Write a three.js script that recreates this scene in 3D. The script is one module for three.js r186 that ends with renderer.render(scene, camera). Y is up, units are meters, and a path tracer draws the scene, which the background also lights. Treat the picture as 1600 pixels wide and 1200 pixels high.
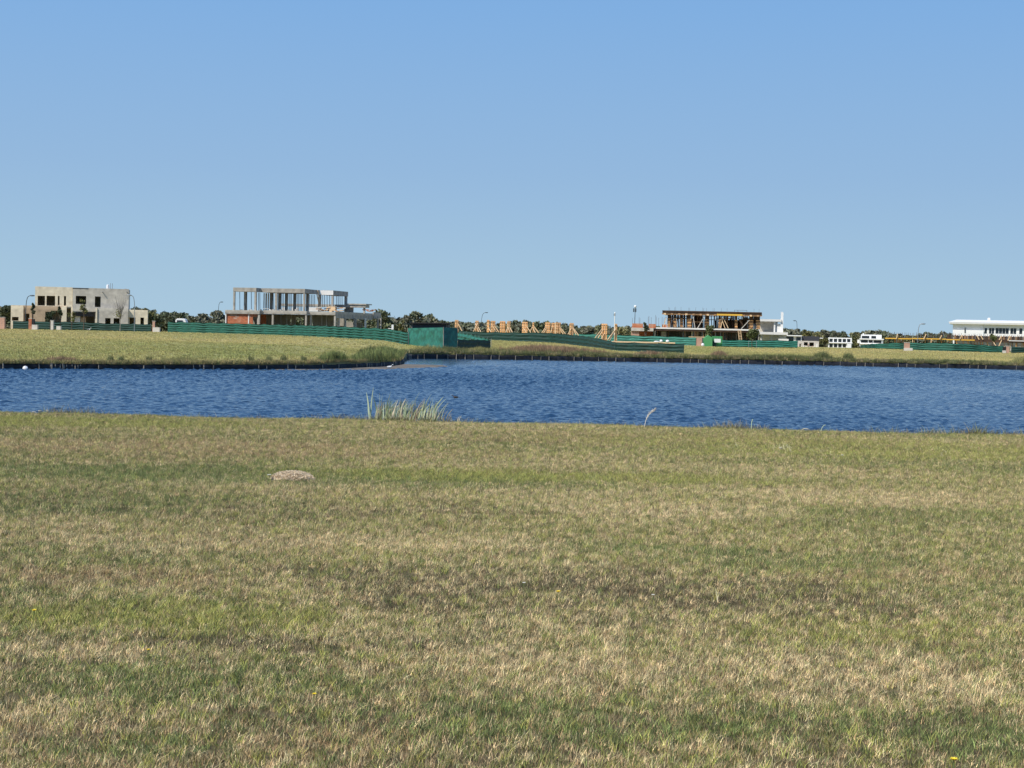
import * as THREE from 'three';
import { mergeGeometries, mergeVertices } from 'three/addons/utils/BufferGeometryUtils.js';

// ---------------------------------------------------------------- camera, sky, sun, exposure
const scene = new THREE.Scene();
const EYE = 2.8;                                     // metres above the water, which is y = 0
const camera = new THREE.PerspectiveCamera(28.07, 4 / 3, 0.1, 20000);
camera.position.set(0, EYE, 0);
camera.rotation.order = 'YXZ';
camera.rotation.set(-0.03104, 0, 0.02286);
camera.updateMatrixWorld(true); camera.updateProjectionMatrix();

const renderer = new THREE.WebGLRenderer({ antialias: true });
renderer.toneMapping = THREE.LinearToneMapping;
renderer.toneMappingExposure = 1.0;
renderer.shadowMap.enabled = true;
renderer.shadowMap.type = THREE.PCFSoftShadowMap;

const lerp = (a, b, t) => a + (b - a) * t;
const clamp = (x, a = 0, b = 1) => Math.min(b, Math.max(a, x));
const sstep = (a, b, x) => { const t = clamp((x - a) / (b - a)); return t * t * (3 - 2 * t); };
{ // clear sky: pale near the horizon, deeper blue overhead
  const W = 64, H = 1024, data = new Float32Array(W * H * 4);
  const stops = [[0, .405, .580, .722], [2.2, .372, .552, .716], [6, .298, .482, .722], [12, .220, .428, .748], [22, .150, .335, .700], [40, .095, .240, .580], [90, .060, .165, .430]];
  for (let j = 0; j < H; j++) {
    const el = Math.max(0, ((j + .5) / H - .5) * 180);
    let k = 0; while (k < stops.length - 2 && el > stops[k + 1][0]) k++;
    const a = stops[k], b = stops[k + 1], t = clamp((el - a[0]) / (b[0] - a[0]));
    for (let i = 0; i < W; i++) { const o = (j * W + i) * 4; for (let c = 0; c < 3; c++) data[o + c] = lerp(a[c + 1], b[c + 1], t); data[o + 3] = 1; }
  }
  const sky = new THREE.DataTexture(data, W, H, THREE.RGBAFormat, THREE.FloatType);
  sky.mapping = THREE.EquirectangularReflectionMapping; sky.magFilter = THREE.LinearFilter; sky.minFilter = THREE.LinearFilter; sky.needsUpdate = true;
  scene.background = sky; scene.environment = sky;
}
const SUN = new THREE.Vector3(-0.47, 0.75, 0.46).normalize();
const sun = new THREE.DirectionalLight(new THREE.Color(1, .935, .83), 4.8);
sun.position.copy(SUN).multiplyScalar(400); sun.target.position.set(0, 0, -120);
sun.position.add(sun.target.position);
sun.castShadow = true; sun.shadow.mapSize.set(4096, 4096);
Object.assign(sun.shadow.camera, { left: -220, right: 220, top: 260, bottom: -260, near: 1, far: 1000 });
scene.add(sun, sun.target);

// ---------------------------------------------------------------- helpers
let seed = 7;
const rnd = () => { seed = (seed + 0x6D2B79F5) | 0; let t = Math.imul(seed ^ (seed >>> 15), 1 | seed); t = (t + Math.imul(t ^ (t >>> 7), 61 | t)) ^ t; return ((t ^ (t >>> 14)) >>> 0) / 4294967296; };
const rr = (a, b) => a + (b - a) * rnd();
const pick = a => a[Math.floor(rnd() * a.length)];
const hash = (x, y) => { let h = Math.imul(x | 0, 374761393) + Math.imul(y | 0, 668265263) | 0; h = Math.imul(h ^ (h >>> 13), 1274126177); return ((h ^ (h >>> 16)) >>> 0) / 4294967296; };
function vnoise(x, y, wrap = 0) {
  const xi = Math.floor(x), yi = Math.floor(y), fx = x - xi, fy = y - yi, u = fx * fx * (3 - 2 * fx), v = fy * fy * (3 - 2 * fy);
  const m = wrap ? k => ((k % wrap) + wrap) % wrap : k => k;
  return lerp(lerp(hash(m(xi), m(yi)), hash(m(xi + 1), m(yi)), u), lerp(hash(m(xi), m(yi + 1)), hash(m(xi + 1), m(yi + 1)), u), v);
}
function fbm(x, y, o = 4, wrap = 0) { let s = 0, a = .5, n = 0; for (let k = 0; k < o; k++) { s += a * vnoise(x + k * 17.3 * (wrap ? 0 : 1), y + k * (wrap ? 0 : 9.1), wrap); n += a; x *= 2; y *= 2; wrap *= 2; a *= .5; } return s / n; }

// a point seen at (px, py) of the 1600 x 1200 view, d metres ahead; and where that ray meets the level y
const dirOf = (px, py) => { const v = new THREE.Vector3(px / 800 - 1, 1 - py / 600, .5).unproject(camera).sub(camera.position); return v.multiplyScalar(-1 / v.z); };
const at = (px, py, d) => dirOf(px, py).multiplyScalar(d).add(camera.position);
const onLevel = (px, py, y) => { const v = dirOf(px, py); return v.multiplyScalar((y - EYE) / v.y).add(camera.position); };
const horizonY = px => 525.5 + (px - 800) * 0.02286;
const pxPerM = d => 2400 / d;

const names = {};
const numbered = n => { const k = names[n] = (names[n] ?? -1) + 1; return k ? `${n}_${String(k).padStart(3, '0')}` : n; };
function info(o, label, category, group, kind) { Object.assign(o.userData, { label, category }); if (group) o.userData.group = group; if (kind) o.userData.kind = kind; return o; }
function thing(name, label, category, pos = [0, 0, 0], turn = 0, group) {
  const o = new THREE.Group(); o.name = numbered(name); o.position.set(...(pos.isVector3 ? pos.toArray() : pos)); o.rotation.y = turn;
  info(o, label, category, group); scene.add(o); o.updateMatrixWorld(true); return o;
}
function part(parent, name, geo, mat, label) {
  const m = new THREE.Mesh(geo, mat); m.name = name; m.castShadow = m.receiveShadow = true; parent.add(m);
  if (label) m.userData.label = label; return m;
}
function structure(name, geo, mat, label) {
  const m = part(scene, name, geo, mat); m.name = numbered(name); m.userData.kind = 'structure'; if (label) m.userData.label = label; return m;
}
function boxUV(g, s = 1) { // uv in metres from the dominant axis of the normal
  const p = g.attributes.position, n = g.attributes.normal, uv = new Float32Array(p.count * 2);
  for (let i = 0; i < p.count; i++) {
    const ax = Math.abs(n.getX(i)), ay = Math.abs(n.getY(i)), az = Math.abs(n.getZ(i));
    const x = p.getX(i), y = p.getY(i), z = p.getZ(i);
    const [a, b] = ay > ax && ay > az ? [x, z] : ax > az ? [z, y] : [x, y];
    uv[2 * i] = a * s + .37; uv[2 * i + 1] = b * s + .11;
  }
  g.setAttribute('uv', new THREE.BufferAttribute(uv, 2)); return g;
}
const box = (x0, x1, y0, y1, z0, z1) => { const g = new THREE.BoxGeometry(Math.abs(x1 - x0), Math.abs(y1 - y0), Math.abs(z1 - z0)); g.translate((x0 + x1) / 2, (y0 + y1) / 2, (z0 + z1) / 2); return boxUV(g, .25); };
const V = (x, y, z) => new THREE.Vector3(x, y, z);
function beam(a, b, w, h = w) { // square bar from a to b
  const d = b.clone().sub(a), L = d.length(), g = new THREE.BoxGeometry(w, L, h);
  g.applyQuaternion(new THREE.Quaternion().setFromUnitVectors(V(0, 1, 0), d.normalize())); g.translate((a.x + b.x) / 2, (a.y + b.y) / 2, (a.z + b.z) / 2); return boxUV(g, .5);
}
function rod(a, b, r0, r1 = r0, n = 6) {
  const d = b.clone().sub(a), L = d.length(), g = new THREE.CylinderGeometry(r1, r0, L, n);
  g.applyQuaternion(new THREE.Quaternion().setFromUnitVectors(V(0, 1, 0), d.normalize())); g.translate((a.x + b.x) / 2, (a.y + b.y) / 2, (a.z + b.z) / 2); return g;
}
const merged = a => mergeGeometries(a.map(g => { const h = g.index ? g.toNonIndexed() : g; for (const k of Object.keys(h.attributes)) if (!['position', 'normal', 'uv'].includes(k)) h.deleteAttribute(k); return h; }));

// ---------------------------------------------------------------- materials
function noiseTex(size, f) { // f(u, v, i, j) -> linear rgb
  const data = new Uint8Array(size * size * 4), s = c => Math.round(255 * clamp(c <= .0031308 ? c * 12.92 : 1.055 * Math.pow(c, 1 / 2.4) - .055));
  for (let j = 0; j < size; j++) for (let i = 0; i < size; i++) { const c = f(i / size, j / size, i, j), o = (j * size + i) * 4; data[o] = s(c[0]); data[o + 1] = s(c[1]); data[o + 2] = s(c[2]); data[o + 3] = 255; }
  const t = new THREE.DataTexture(data, size, size); t.colorSpace = THREE.SRGBColorSpace; t.wrapS = t.wrapT = THREE.RepeatWrapping; t.magFilter = THREE.LinearFilter; t.minFilter = THREE.LinearMipmapLinearFilter; t.generateMipmaps = true; t.needsUpdate = true; return t;
}
function mottled(rgb, amount, { rough = .9, freq = 6, dark = null, streak = 1, size = 256, seedAt = 0 } = {}) {
  const map = noiseTex(size, (u, v) => {
    const n = fbm(u * freq + seedAt * 8, v * freq * streak, 5, freq), m = fbm(u * 4 + 4 * seedAt, v * 4, 4, 4), g = hash(u * size + seedAt * 999, v * size);
    const k = 1 + amount * (2.4 * (n - .5) + .9 * (m - .5) + .35 * (g - .5)), t = dark ? sstep(.56, .74, m) : 0;
    return rgb.map((c, i) => lerp(c * k, dark ? dark[i] : 0, t * .7));
  });
  return new THREE.MeshStandardMaterial({ map, roughness: rough, metalness: 0 });
}
const plain = (r, g, b, rough = .85, metal = 0) => new THREE.MeshStandardMaterial({ color: new THREE.Color().setRGB(r, g, b), roughness: rough, metalness: metal, side: THREE.DoubleSide });
const M = {
  cream: mottled([.77, .675, .51], .2, { dark: [.56, .45, .33], seedAt: 1 }),
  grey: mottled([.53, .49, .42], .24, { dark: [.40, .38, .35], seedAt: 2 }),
  tan: mottled([.46, .345, .23], .25, { seedAt: 3 }),
  concrete: mottled([.38, .355, .31], .3, { dark: [.2, .19, .17], seedAt: 4 }),
  fascia: mottled([.13, .13, .13], .3, { seedAt: 5 }),
  darkConcrete: mottled([.37, .345, .30], .35, { seedAt: 6 }),
  white: mottled([.74, .73, .70], .08, { seedAt: 7 }),
  whitePaint: mottled([.80, .80, .79], .05, { seedAt: 8, rough: .6 }),
  paleBlock: mottled([.56, .52, .46], .25, { seedAt: 9 }),
  brick: mottled([.46, .155, .075], .3, { seedAt: 10, freq: 8, streak: 2, dark: [.5, .3, .2] }),
  brickLight: mottled([.50, .30, .22], .3, { seedAt: 11 }),
  mortar: plain(.45, .40, .35),
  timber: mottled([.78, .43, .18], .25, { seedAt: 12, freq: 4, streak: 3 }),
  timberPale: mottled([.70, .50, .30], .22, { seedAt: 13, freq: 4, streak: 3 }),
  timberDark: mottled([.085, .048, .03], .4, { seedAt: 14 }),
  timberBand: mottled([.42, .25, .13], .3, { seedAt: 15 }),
  yellow: plain(.72, .42, .05, .6),
  steel: plain(.06, .07, .085, .5, .4),
  rebar: plain(.10, .06, .045, .8),
  galv: plain(.32, .34, .35, .5, .5),
  poleDark: plain(.07, .085, .095, .5, .3),
  glass: plain(.018, .024, .03, .08),
  black: plain(.012, .012, .014, .8),
  membrane: plain(.035, .036, .045, .7),
  greenBin: plain(.07, .30, .11, .6),
  whitePlastic: plain(.8, .8, .79, .4),
  geotextile: mottled([.017, .019, .026], .7, { seedAt: 16, rough: .8 }),
  postWood: mottled([.30, .27, .225], .5, { seedAt: 17 }),
  bark: plain(.10, .075, .055, .95),
};
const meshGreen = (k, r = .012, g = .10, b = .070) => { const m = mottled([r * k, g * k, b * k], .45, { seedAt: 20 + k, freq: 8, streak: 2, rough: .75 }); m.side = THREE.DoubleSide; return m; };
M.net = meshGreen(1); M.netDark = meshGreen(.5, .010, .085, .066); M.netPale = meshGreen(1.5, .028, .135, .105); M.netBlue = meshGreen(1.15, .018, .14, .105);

// ---------------------------------------------------------------- terrain
// near lawn: falls gently from the camera to the bank of the lake
const edgeD = x => 39.9 + .35 * Math.sin(x * .33 + 1) + .2 * Math.sin(x * 1.1) + .35 * (fbm(x * .8 + 5, 2.2, 3) - .5);
function nearY(x, z) {
  const d = -z, e = edgeD(x);
  let y = 1.2 - .0165 * d + .05 * (fbm(x * .22 + 40, z * .22 + 70, 3) - .5) + .02 * (fbm(x * 1.7, z * 1.7, 2) - .5);
  if (d > e - .9) y -= .12 * sstep(e - .9, e, d);
  if (d > e) y -= (d - e) * .55;
  return Math.max(y, -1.2);
}
// what grows where on the near lawn: dry straw (s), green (g), dark thatch (k); patches seen in the turf
const patches = [ // px, py, rx, ry in the view at the spot, kind, strength
  [300, 742, 620, 14, 'g', .75], [700, 745, 260, 9, 'y', .55], [120, 785, 300, 22, 'g', .35], [900, 748, 320, 8, 'y', .45], [260, 700, 420, 20, 'b', .5], [1100, 690, 520, 14, 'b', .35],
  [60, 660, 300, 8, 'y', .5], [200, 643, 260, 5, 'g', .6], [560, 652, 180, 4, 'g', .4], [1300, 700, 400, 18, 'y', .3], [640, 850, 260, 14, 's', .6], [1080, 800, 240, 12, 's', .5],
  [180, 850, 240, 16, 's', .35], [800, 905, 330, 18, 'd', .8], [1150, 930, 300, 20, 'd', .7], [640, 930, 120, 20, 'd', .5], [150, 905, 240, 14, 'b', .55], [230, 965, 260, 22, 'y', .45], [450, 1008, 210, 12, 'd', .75], [120, 1018, 160, 12, 's', .6],
  [900, 1048, 260, 26, 's', .65], [1350, 1060, 250, 40, 's', .75], [1560, 1080, 140, 28, 's', .6], [320, 1070, 320, 34, 'g', .35], [850, 1130, 280, 28, 'g', .5], [1530, 1155, 130, 34, 'g', .9], [1250, 1130, 160, 24, 'g', .35], [1530, 1150, 150, 40, 'd', .5], [60, 790, 200, 20, 'd', .3], [520, 1120, 200, 24, 'd', .35], [1000, 950, 420, 26, 'd', .45], [780, 1190, 200, 20, 'd', .3],
  [200, 1175, 200, 22, 'g', .4], [520, 1165, 130, 30, 'b', .4], [1330, 985, 200, 18, 'y', .25], [1480, 900, 190, 14, 'b', .4], [1250, 880, 220, 14, 'g', .45], [420, 800, 300, 14, 'd', .3], [1400, 780, 260, 14, 's', .3], [1000, 860, 180, 9, 'g', .4], [40, 1120, 130, 22, 's', .4],
].map(([px, py, rx, ry, k, a]) => {
  const c = onLevel(px, py, 1.2 - .0165 * 1.6 * 2400 / Math.max(60, (py - horizonY(px)) - 39)), e = onLevel(px + rx, py + rx * .02286, c.y), f = onLevel(px, py + ry, c.y);
  return { x: c.x, z: c.z, rx: Math.abs(e.x - c.x), rz: 1.3 * Math.abs(f.z - c.z), k, a };
});
function turf(x, z) {
  const w = { s: .36, g: .22, y: .16, b: .22, d: .10 };
  const n1 = fbm(x * .22 + 11, z * .42 + 3, 4), n2 = fbm(x * .35 + 51, z * .75 + 33, 4), n3 = fbm(x * 2.3 + 7, z * 2.1 + 81, 3);
  w.g += 1.6 * Math.max(0, n1 - .52) ; w.s += 1.7 * Math.max(0, .48 - n1) + .7 * Math.max(0, n3 - .56); w.b += 1.2 * Math.max(0, n2 - .53); w.d += 1.5 * Math.max(0, .42 - n2) + .8 * Math.max(0, .4 - n3);
  for (const p of patches) {
    const dx = (x - p.x) / p.rx, dz = (z - p.z) / p.rz; if (Math.abs(dx) > 1.6 || Math.abs(dz) > 1.6) continue;
    const r = Math.sqrt(dx * dx + dz * dz) + .9 * (n3 - .5) + .5 * (n1 - .5), t = p.a * (p.k === 'd' ? 1.5 : 2.1) * (1 - sstep(.55, 1.25, r)); w[p.k] += t;
  }
  return w;
}
const TURF = { s: [.80, .66, .37], g: [.215, .27, .085], y: [.45, .455, .12], b: [.48, .36, .185], d: [.165, .14, .075] };
function turfPick(w) { const t = w.s + w.g + w.y + w.b + w.d; let u = rnd() * t; for (const k of ['s', 'g', 'y', 'b', 'd']) if ((u -= w[k]) <= 0) return k; return 'g'; }

{ // the near ground sheet
  const xs = [], zs = [];
  for (let x = -70; x <= 70; x += Math.abs(x) < 19 ? .4 : 2) xs.push(x);
  for (let z = 12; z >= -50; z -= z < -36 ? .18 : .45) zs.push(z);
  const pos = [], uv = [], col = [], idx = [];
  zs.forEach((z, j) => xs.forEach((x, i) => {
    pos.push(x, nearY(x, z), z); uv.push(x / 3, z / 3);
    const w = turf(x, z), t = w.s + w.g + w.y + w.b + w.d, c = [0, 0, 0];
    for (const k in w) for (let q = 0; q < 3; q++) c[q] += w[k] / t * TURF[k][q];
    col.push(.05 + c[0] * .15, .037 + c[1] * .14, .02 + c[2] * .1);
    if (i && j) { const a = j * xs.length + i, b = a - 1, cc = a - xs.length, d = cc - 1; idx.push(d, b, a, d, a, cc); }
  }));
  const g = new THREE.BufferGeometry(); g.setAttribute('position', new THREE.Float32BufferAttribute(pos, 3)); g.setAttribute('uv', new THREE.Float32BufferAttribute(uv, 2)); g.setAttribute('color', new THREE.Float32BufferAttribute(col, 3)); g.setIndex(idx); g.computeVertexNormals();
  const map = noiseTex(512, (u, v) => { const n = fbm(u * 32, v * 32, 4, 32), h = fbm(u * 8, v * 8, 3, 8), k = .55 + 1.0 * n * (.6 + .8 * h); return [k, k * .97, k * .93]; });
  structure('lawn_ground', g, new THREE.MeshStandardMaterial({ map, vertexColors: true, roughness: 1 }));
}
// far bank: shoreline as depth per view column, heights from levelled points
const shore = [[-900, 577.0], [-300, 574], [-60, 576.2], [0, 577], [100, 577.3], [250, 577.8], [400, 577.6], [500, 576.6], [560, 575], [600, 572.4], [622, 570.4], [627, 569.2], [629.5, 566.4], [631.5, 562.2], [640, 560.2], [700, 560.4], [760, 561.4], [860, 563], [1000, 565.4], [1100, 567.4], [1300, 571.4], [1450, 574.6], [1600, 577.6], [1750, 581], [2500, 597]];
const shoreD = px => { let k = 0; while (k < shore.length - 2 && px > shore[k + 1][0]) k++; const [a, ya] = shore[k], [b, yb] = shore[k + 1]; return -onLevel(px, lerp(ya, yb, clamp((px - a) / (b - a))), 0).z; };
const pxOf = (x, z) => 800 + 2400 * x / -z; // column of a place on the ground (near enough)
const levels = [];
const lev = (px, py, d) => levels.push([at(px, py, d).x, -d, at(px, py, d).y]);
for (const px of [-500, -150, 0, 100, 200, 300, 400, 480, 560, 600, 620]) { const d = shoreD(px); levels.push([at(px, 500, d).x, -d, .40]); }
for (const px of [640, 700, 780, 900, 1000, 1100, 1200, 1300, 1400, 1500, 1600, 1750, 2200]) { const d = shoreD(px); levels.push([at(px, 500, d).x, -d, .62]); }
for (const px of [-200, 0, 100, 200, 300, 400, 500]) { levels.push([at(px, 500, 122).x, -122, .92]); levels.push([at(px, 500, 150).x, -150, 1.42]); }
levels.push([at(560, 500, 150).x, -150, .8]); levels.push([at(590, 500, 170).x, -170, .85]);
lev(0, 514.5, 258); lev(100, 516, 258); lev(200, 518, 256); lev(262, 519, 255); lev(350, 521.5, 248); lev(440, 524, 240); lev(521, 527.5, 222); lev(602, 532, 209); lev(635, 539, 200); lev(693, 547, 184); lev(715, 547, 186); lev(766, 548, 186);
lev(767, 531.5, 263); lev(860, 535.5, 258); lev(885, 537.7, 250); lev(917, 542, 238); lev(961, 548.5, 215); lev(1068, 552.5, 210); lev(1087, 540.4, 280); lev(1127, 543, 280); lev(1233, 543.9, 280); lev(1366, 544.9, 275); lev(1489, 549, 270); lev(1600, 552, 270); lev(1900, 559, 270);
for (const px of [-600, -100, 200, 500, 800, 1100, 1400, 1700, 2200]) { levels.push([at(px, 500, 330).x, -330, 1.85]); levels.push([at(px, 500, 900).x, -900, .45]); levels.push([at(px, 500, 1500).x, -1500, .3]); }
const rbf = (() => { // linear radial interpolation, solved once
  const n = levels.length, A = levels.map((p, i) => [...levels.map((q, j) => Math.hypot((p[0] - q[0]), (p[1] - q[1])) + (i === j ? -1.5 : 0)), p[2] - 1.2]);
  for (let c = 0; c < n; c++) { let m = c; for (let r = c + 1; r < n; r++) if (Math.abs(A[r][c]) > Math.abs(A[m][c])) m = r; [A[c], A[m]] = [A[m], A[c]]; for (let r = c + 1; r < n; r++) { const f = A[r][c] / A[c][c]; if (f) for (let k = c; k <= n; k++) A[r][k] -= f * A[c][k]; } }
  const w = new Array(n); for (let r = n - 1; r >= 0; r--) { let s = A[r][n]; for (let k = r + 1; k < n; k++) s -= A[r][k] * w[k]; w[r] = s / A[r][r]; }
  return (x, z) => { let s = 1.2; for (let i = 0; i < n; i++) s += w[i] * Math.hypot(x - levels[i][0], z - levels[i][1]); return s; };
})();
const farY = (x, z) => { const d = -z; return clamp(rbf(x, z), .3, 2.6) + (d < 400 ? .10 * (fbm(x * .12 + 9, z * .06 + 4, 3) - .5) : 0); };
const standing = (px, d) => { const x = (px - 800) / 2400 * d; return V(x, farY(x, -d), -d); }; // on the far ground in that column
{
  const cols = [], ts = [];
  for (let p = -900; p <= 2500; p += (p > -40 && p < 1640) ? 5 : 40) cols.push(p);
  for (let t = 0; t < 12;) { ts.push(t); t += .6; } for (let t = 12; t < 190; t += 1.6) ts.push(t); for (let t = 190; t < 6000; t *= 1.13) ts.push(t);
  const pos = [], uv = [], col = [], idx = [], nC = cols.length;
  const row = (t, yOver) => cols.forEach(p => {
    const d = shoreD(p) + t, x = (p - 800) / 2400 * d, z = -d, y = yOver ?? farY(x, z);
    pos.push(x, y, z); uv.push(x / 14, z / 8);
    const left = 1 - sstep(600, 680, p), n1 = fbm(x * .10 + 3, z * .05 + 8, 4), n2 = fbm(x * .35 + z * .11, z * .22 + 20, 3), n3 = fbm(x * .03, z * .03 + 2, 3);
    // straw on the level lots, greener on the slope, drab weeds along the bank
    const green = clamp(left * .38 * sstep(3, 10, t) * (1 - sstep(48, 62, t + 14 * (n1 - .5))) + .9 * (n1 - .5) + .8 * (n2 - .5) + .16 + (1 - left) * .12);
    const edge = (1 - sstep(1, 5, t + 6 * (n2 - .5)));
    const S = [.43, .365, .14], Gc = [.23, .25, .075], E = left > .5 ? [.34, .265, .12] : [.17, .165, .06];
    const k = .82 + .5 * (n2 - .3) * .8 + .35 * (n3 - .5);
    for (let c = 0; c < 3; c++) col.push(k * lerp(lerp(S[c], Gc[c], green), E[c], edge * .7));
  });
  row(0, -1.2); ts.forEach(t => row(t));
  for (let j = 1; j <= ts.length; j++) for (let i = 1; i < nC; i++) { const a = j * nC + i, b = a - 1, c = a - nC, d = c - 1; idx.push(d, a, b, d, c, a); }
  const g = new THREE.BufferGeometry(); g.setAttribute('position', new THREE.Float32BufferAttribute(pos, 3)); g.setAttribute('uv', new THREE.Float32BufferAttribute(uv, 2)); g.setAttribute('color', new THREE.Float32BufferAttribute(col, 3)); g.setIndex(idx); g.computeVertexNormals();
  { const n = g.attributes.normal; for (let i = 0; i < n.count; i++) if (n.getY(i) < 0) n.setXYZ(i, -n.getX(i), -n.getY(i), -n.getZ(i)); }
  const map = noiseTex(512, (u, v) => { const n = fbm(u * 24, v * 24, 4, 24), h = fbm(u * 6, v * 6, 4, 6), k = .55 + .5 * n + .42 * h; return [k, k, k * .96]; });
  structure('far_ground', g, new THREE.MeshStandardMaterial({ map, vertexColors: true, roughness: 1, side: THREE.DoubleSide }));
}
{ // mud bank laid bare in front of the point
  const top = [[430, 578.0], [520, 577.2], [570, 576], [610, 573.6], [632, 569.8], [660, 570.2], [690, 571.6], [706, 572.6]], bot = [[430, 578.9], [520, 578.6], [570, 578.4], [610, 577.6], [632, 576.6], [660, 575.6], [690, 574.0], [706, 572.9]];
  const pos = [], idx = []; const NT = 9;
  top.forEach(([px, py], i) => { for (let k = 0; k < NT; k++) { const v = k / (NT - 1), p = onLevel(px, lerp(py, bot[i][1], v), 0), h = (px < 560 ? .06 : .13) * Math.sin(Math.PI * clamp(v * .9 + .1)) * (i === 7 ? .3 : 1); pos.push(p.x, (k === NT - 1 || i === 7 ? -.06 : h + .02 * rnd() - .01), p.z); if (i && k) { const a = i * NT + k, b = a - 1, c = a - NT, d = c - 1; idx.push(d, b, a, d, a, c); } } });
  const g = new THREE.BufferGeometry(); g.setAttribute('position', new THREE.Float32BufferAttribute(pos, 3)); g.setIndex(idx); g.computeVertexNormals();
  g.setAttribute('uv', new THREE.Float32BufferAttribute(pos.filter((_, i) => i % 3 !== 1).map(v => v / 4), 2));
  const m = mottled([.17, .135, .09], .45, { seedAt: 30, rough: .7 }); m.side = THREE.DoubleSide; structure('mud_bank', g, m);
}
{ // lake: wind ripples as real waves, finer ones as relief of the surface
  const waves = []; for (let k = 0; k < 30; k++) { const L = .22 * Math.pow(1.058, k), a = rr(-1.15, 1.15) + .2, s = .019 * L * rr(.6, 1.25) * (L > .7 ? .6 : 1); waves.push([Math.sin(a) * 6.2832 / L, Math.cos(a) * 6.2832 / L, s, rr(0, 6.28)]); }
  const cols = [], rows = []; for (let p = -1500; p <= 3100; p += (p > -60 && p < 1660) ? 2.5 : 24) cols.push(p);
  for (let d = 30; d < 240; d *= 1.00235) rows.push(d); for (let d = 240; d < 420; d *= 1.05) rows.push(d);
  const pos = new Float32Array(cols.length * rows.length * 3), uv = new Float32Array(cols.length * rows.length * 2), idx = []; let o = 0, q = 0;
  rows.forEach((d, j) => cols.forEach((p, i) => {
    const x = (p - 800) / 2400 * d, z = -d, calm = .25 + 1.5 * Math.pow(fbm(x * .06 + 3, z * .03 + 1, 4), 1.3);
    const lee = 1 - .8 * sstep(590, 660, p) * (1 - sstep(700, 860, p)) * sstep(128, 150, d);
    let y = 0; for (const [kx, kz, s, ph] of waves) { if (d > 130 && Math.hypot(kx, kz) > 13) continue; const t = Math.sin(kx * x + kz * z + ph); y += s * (t + .25 * t * t); }
    pos[o++] = x; pos[o++] = y * calm * lee - .01; pos[o++] = z; uv[q++] = x / 6.3; uv[q++] = z / 3.7;
    if (i && j) { const a = j * cols.length + i, b = a - 1, c = a - cols.length, e = c - 1; idx.push(e, c, a, e, a, b); }
  }));
  const g = new THREE.BufferGeometry(); g.setAttribute('position', new THREE.BufferAttribute(pos, 3)); g.setAttribute('uv', new THREE.BufferAttribute(uv, 2)); g.setIndex(idx); g.computeVertexNormals();
  const N = 512, bd = new Uint8Array(N * N * 4); for (let j = 0; j < N; j++) for (let i = 0; i < N; i++) { const n = fbm(i / N * 16, j / N * 16, 4, 16), b = Math.round(255 * n); bd.set([b, b, b, 255], (j * N + i) * 4); }
  const bump = new THREE.DataTexture(bd, N, N); bump.wrapS = bump.wrapT = THREE.RepeatWrapping; bump.magFilter = THREE.LinearFilter; bump.needsUpdate = true;
  structure('lake_water', g, new THREE.MeshPhysicalMaterial({ color: new THREE.Color().setRGB(.012, .040, .088), roughness: .1, ior: 1.33, bumpMap: bump, bumpScale: .06 }));
}

// ---------------------------------------------------------------- far bank edging: dark sheeting held by posts
function edging(pa, pb, stepM, h, label, postEvery) {
  const t = thing('retaining_wall', label, 'retaining wall');
  const pts = []; for (let p = pa; p <= pb; p += 1) { const d = shoreD(p); pts.push(V((p - 800) / 2400 * d, 0, -d)); }
  const cut = [pts[0]]; let acc = 0; for (let i = 1; i < pts.length; i++) { acc += pts[i].distanceTo(pts[i - 1]); if (acc >= stepM) { cut.push(pts[i]); acc = 0; } } cut.push(pts[pts.length - 1]);
  for (let i = 1; i < cut.length; i++) {
    const a = cut[i - 1], b = cut[i], dir = b.clone().sub(a).normalize(), out = V(-dir.z, 0, dir.x), top = h * rr(.86, 1.06), n = 4;
    const pos = [], idx = []; // a bulging sheet with some thickness
    for (let k = 0; k <= n; k++) { const u = k / n, bul = .05 * Math.sin(Math.PI * u) * rr(.5, 1.4), c = a.clone().lerp(b, u); for (const [y, o] of [[-.5, .06], [top * .45, .10 + bul], [top * (1 - .05 * Math.sin(Math.PI * u)), .05], [top * .97, -.12]]) pos.push(c.x + out.x * o, y, c.z + out.z * o); if (k) for (let q = 1; q < 4; q++) { const A = k * 4 + q, B = A - 1, C = A - 4, D = C - 1; idx.push(D, B, A, D, A, C); } }
    const g = new THREE.BufferGeometry(); g.setAttribute('position', new THREE.Float32BufferAttribute(pos, 3)); g.setIndex(idx); g.computeVertexNormals(); g.setAttribute('uv', new THREE.Float32BufferAttribute(pos.filter((_, i) => i % 3 !== 1).map(v => v * .3), 2));
    const m = M.geotextile; m.side = THREE.DoubleSide; part(t, 'panel', g, m);
    if (rnd() < postEvery(pxOf(a.x, a.z))) { const w = rr(.03, .06), l = rr(-.08, .08); part(t, 'post', rod(V(a.x + out.x * .19, -.5, a.z + out.z * .19), V(a.x + out.x * .17 + l, top * rr(.85, 1.15), a.z + out.z * .17), w, w * .9, 7), M.postWood); }
  }
}
edging(-60, 632, .78, .37, 'low dark edging wall round the mown green point on the left shore', p => (p > 70 && p < 130) || (p > 290 && p < 330) ? .95 : .42);
for (const px of [78, 86, 93, 99, 104, 113, 121, 126, 312, 318, 474]) { const d = shoreD(px) - .12, x = (px - 800) / 2400 * d, w = scene.getObjectByName('retaining_wall'); part(w, 'post', rod(V(x, -.5, -d), V(x + rr(-.05, .05), rr(.3, .42), -d), rr(.035, .055), .035, 7), M.postWood); }
edging(634, 1680, 1.05, .56, 'long dark edging wall under the rough grass of the right shore', p => .6);

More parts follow.
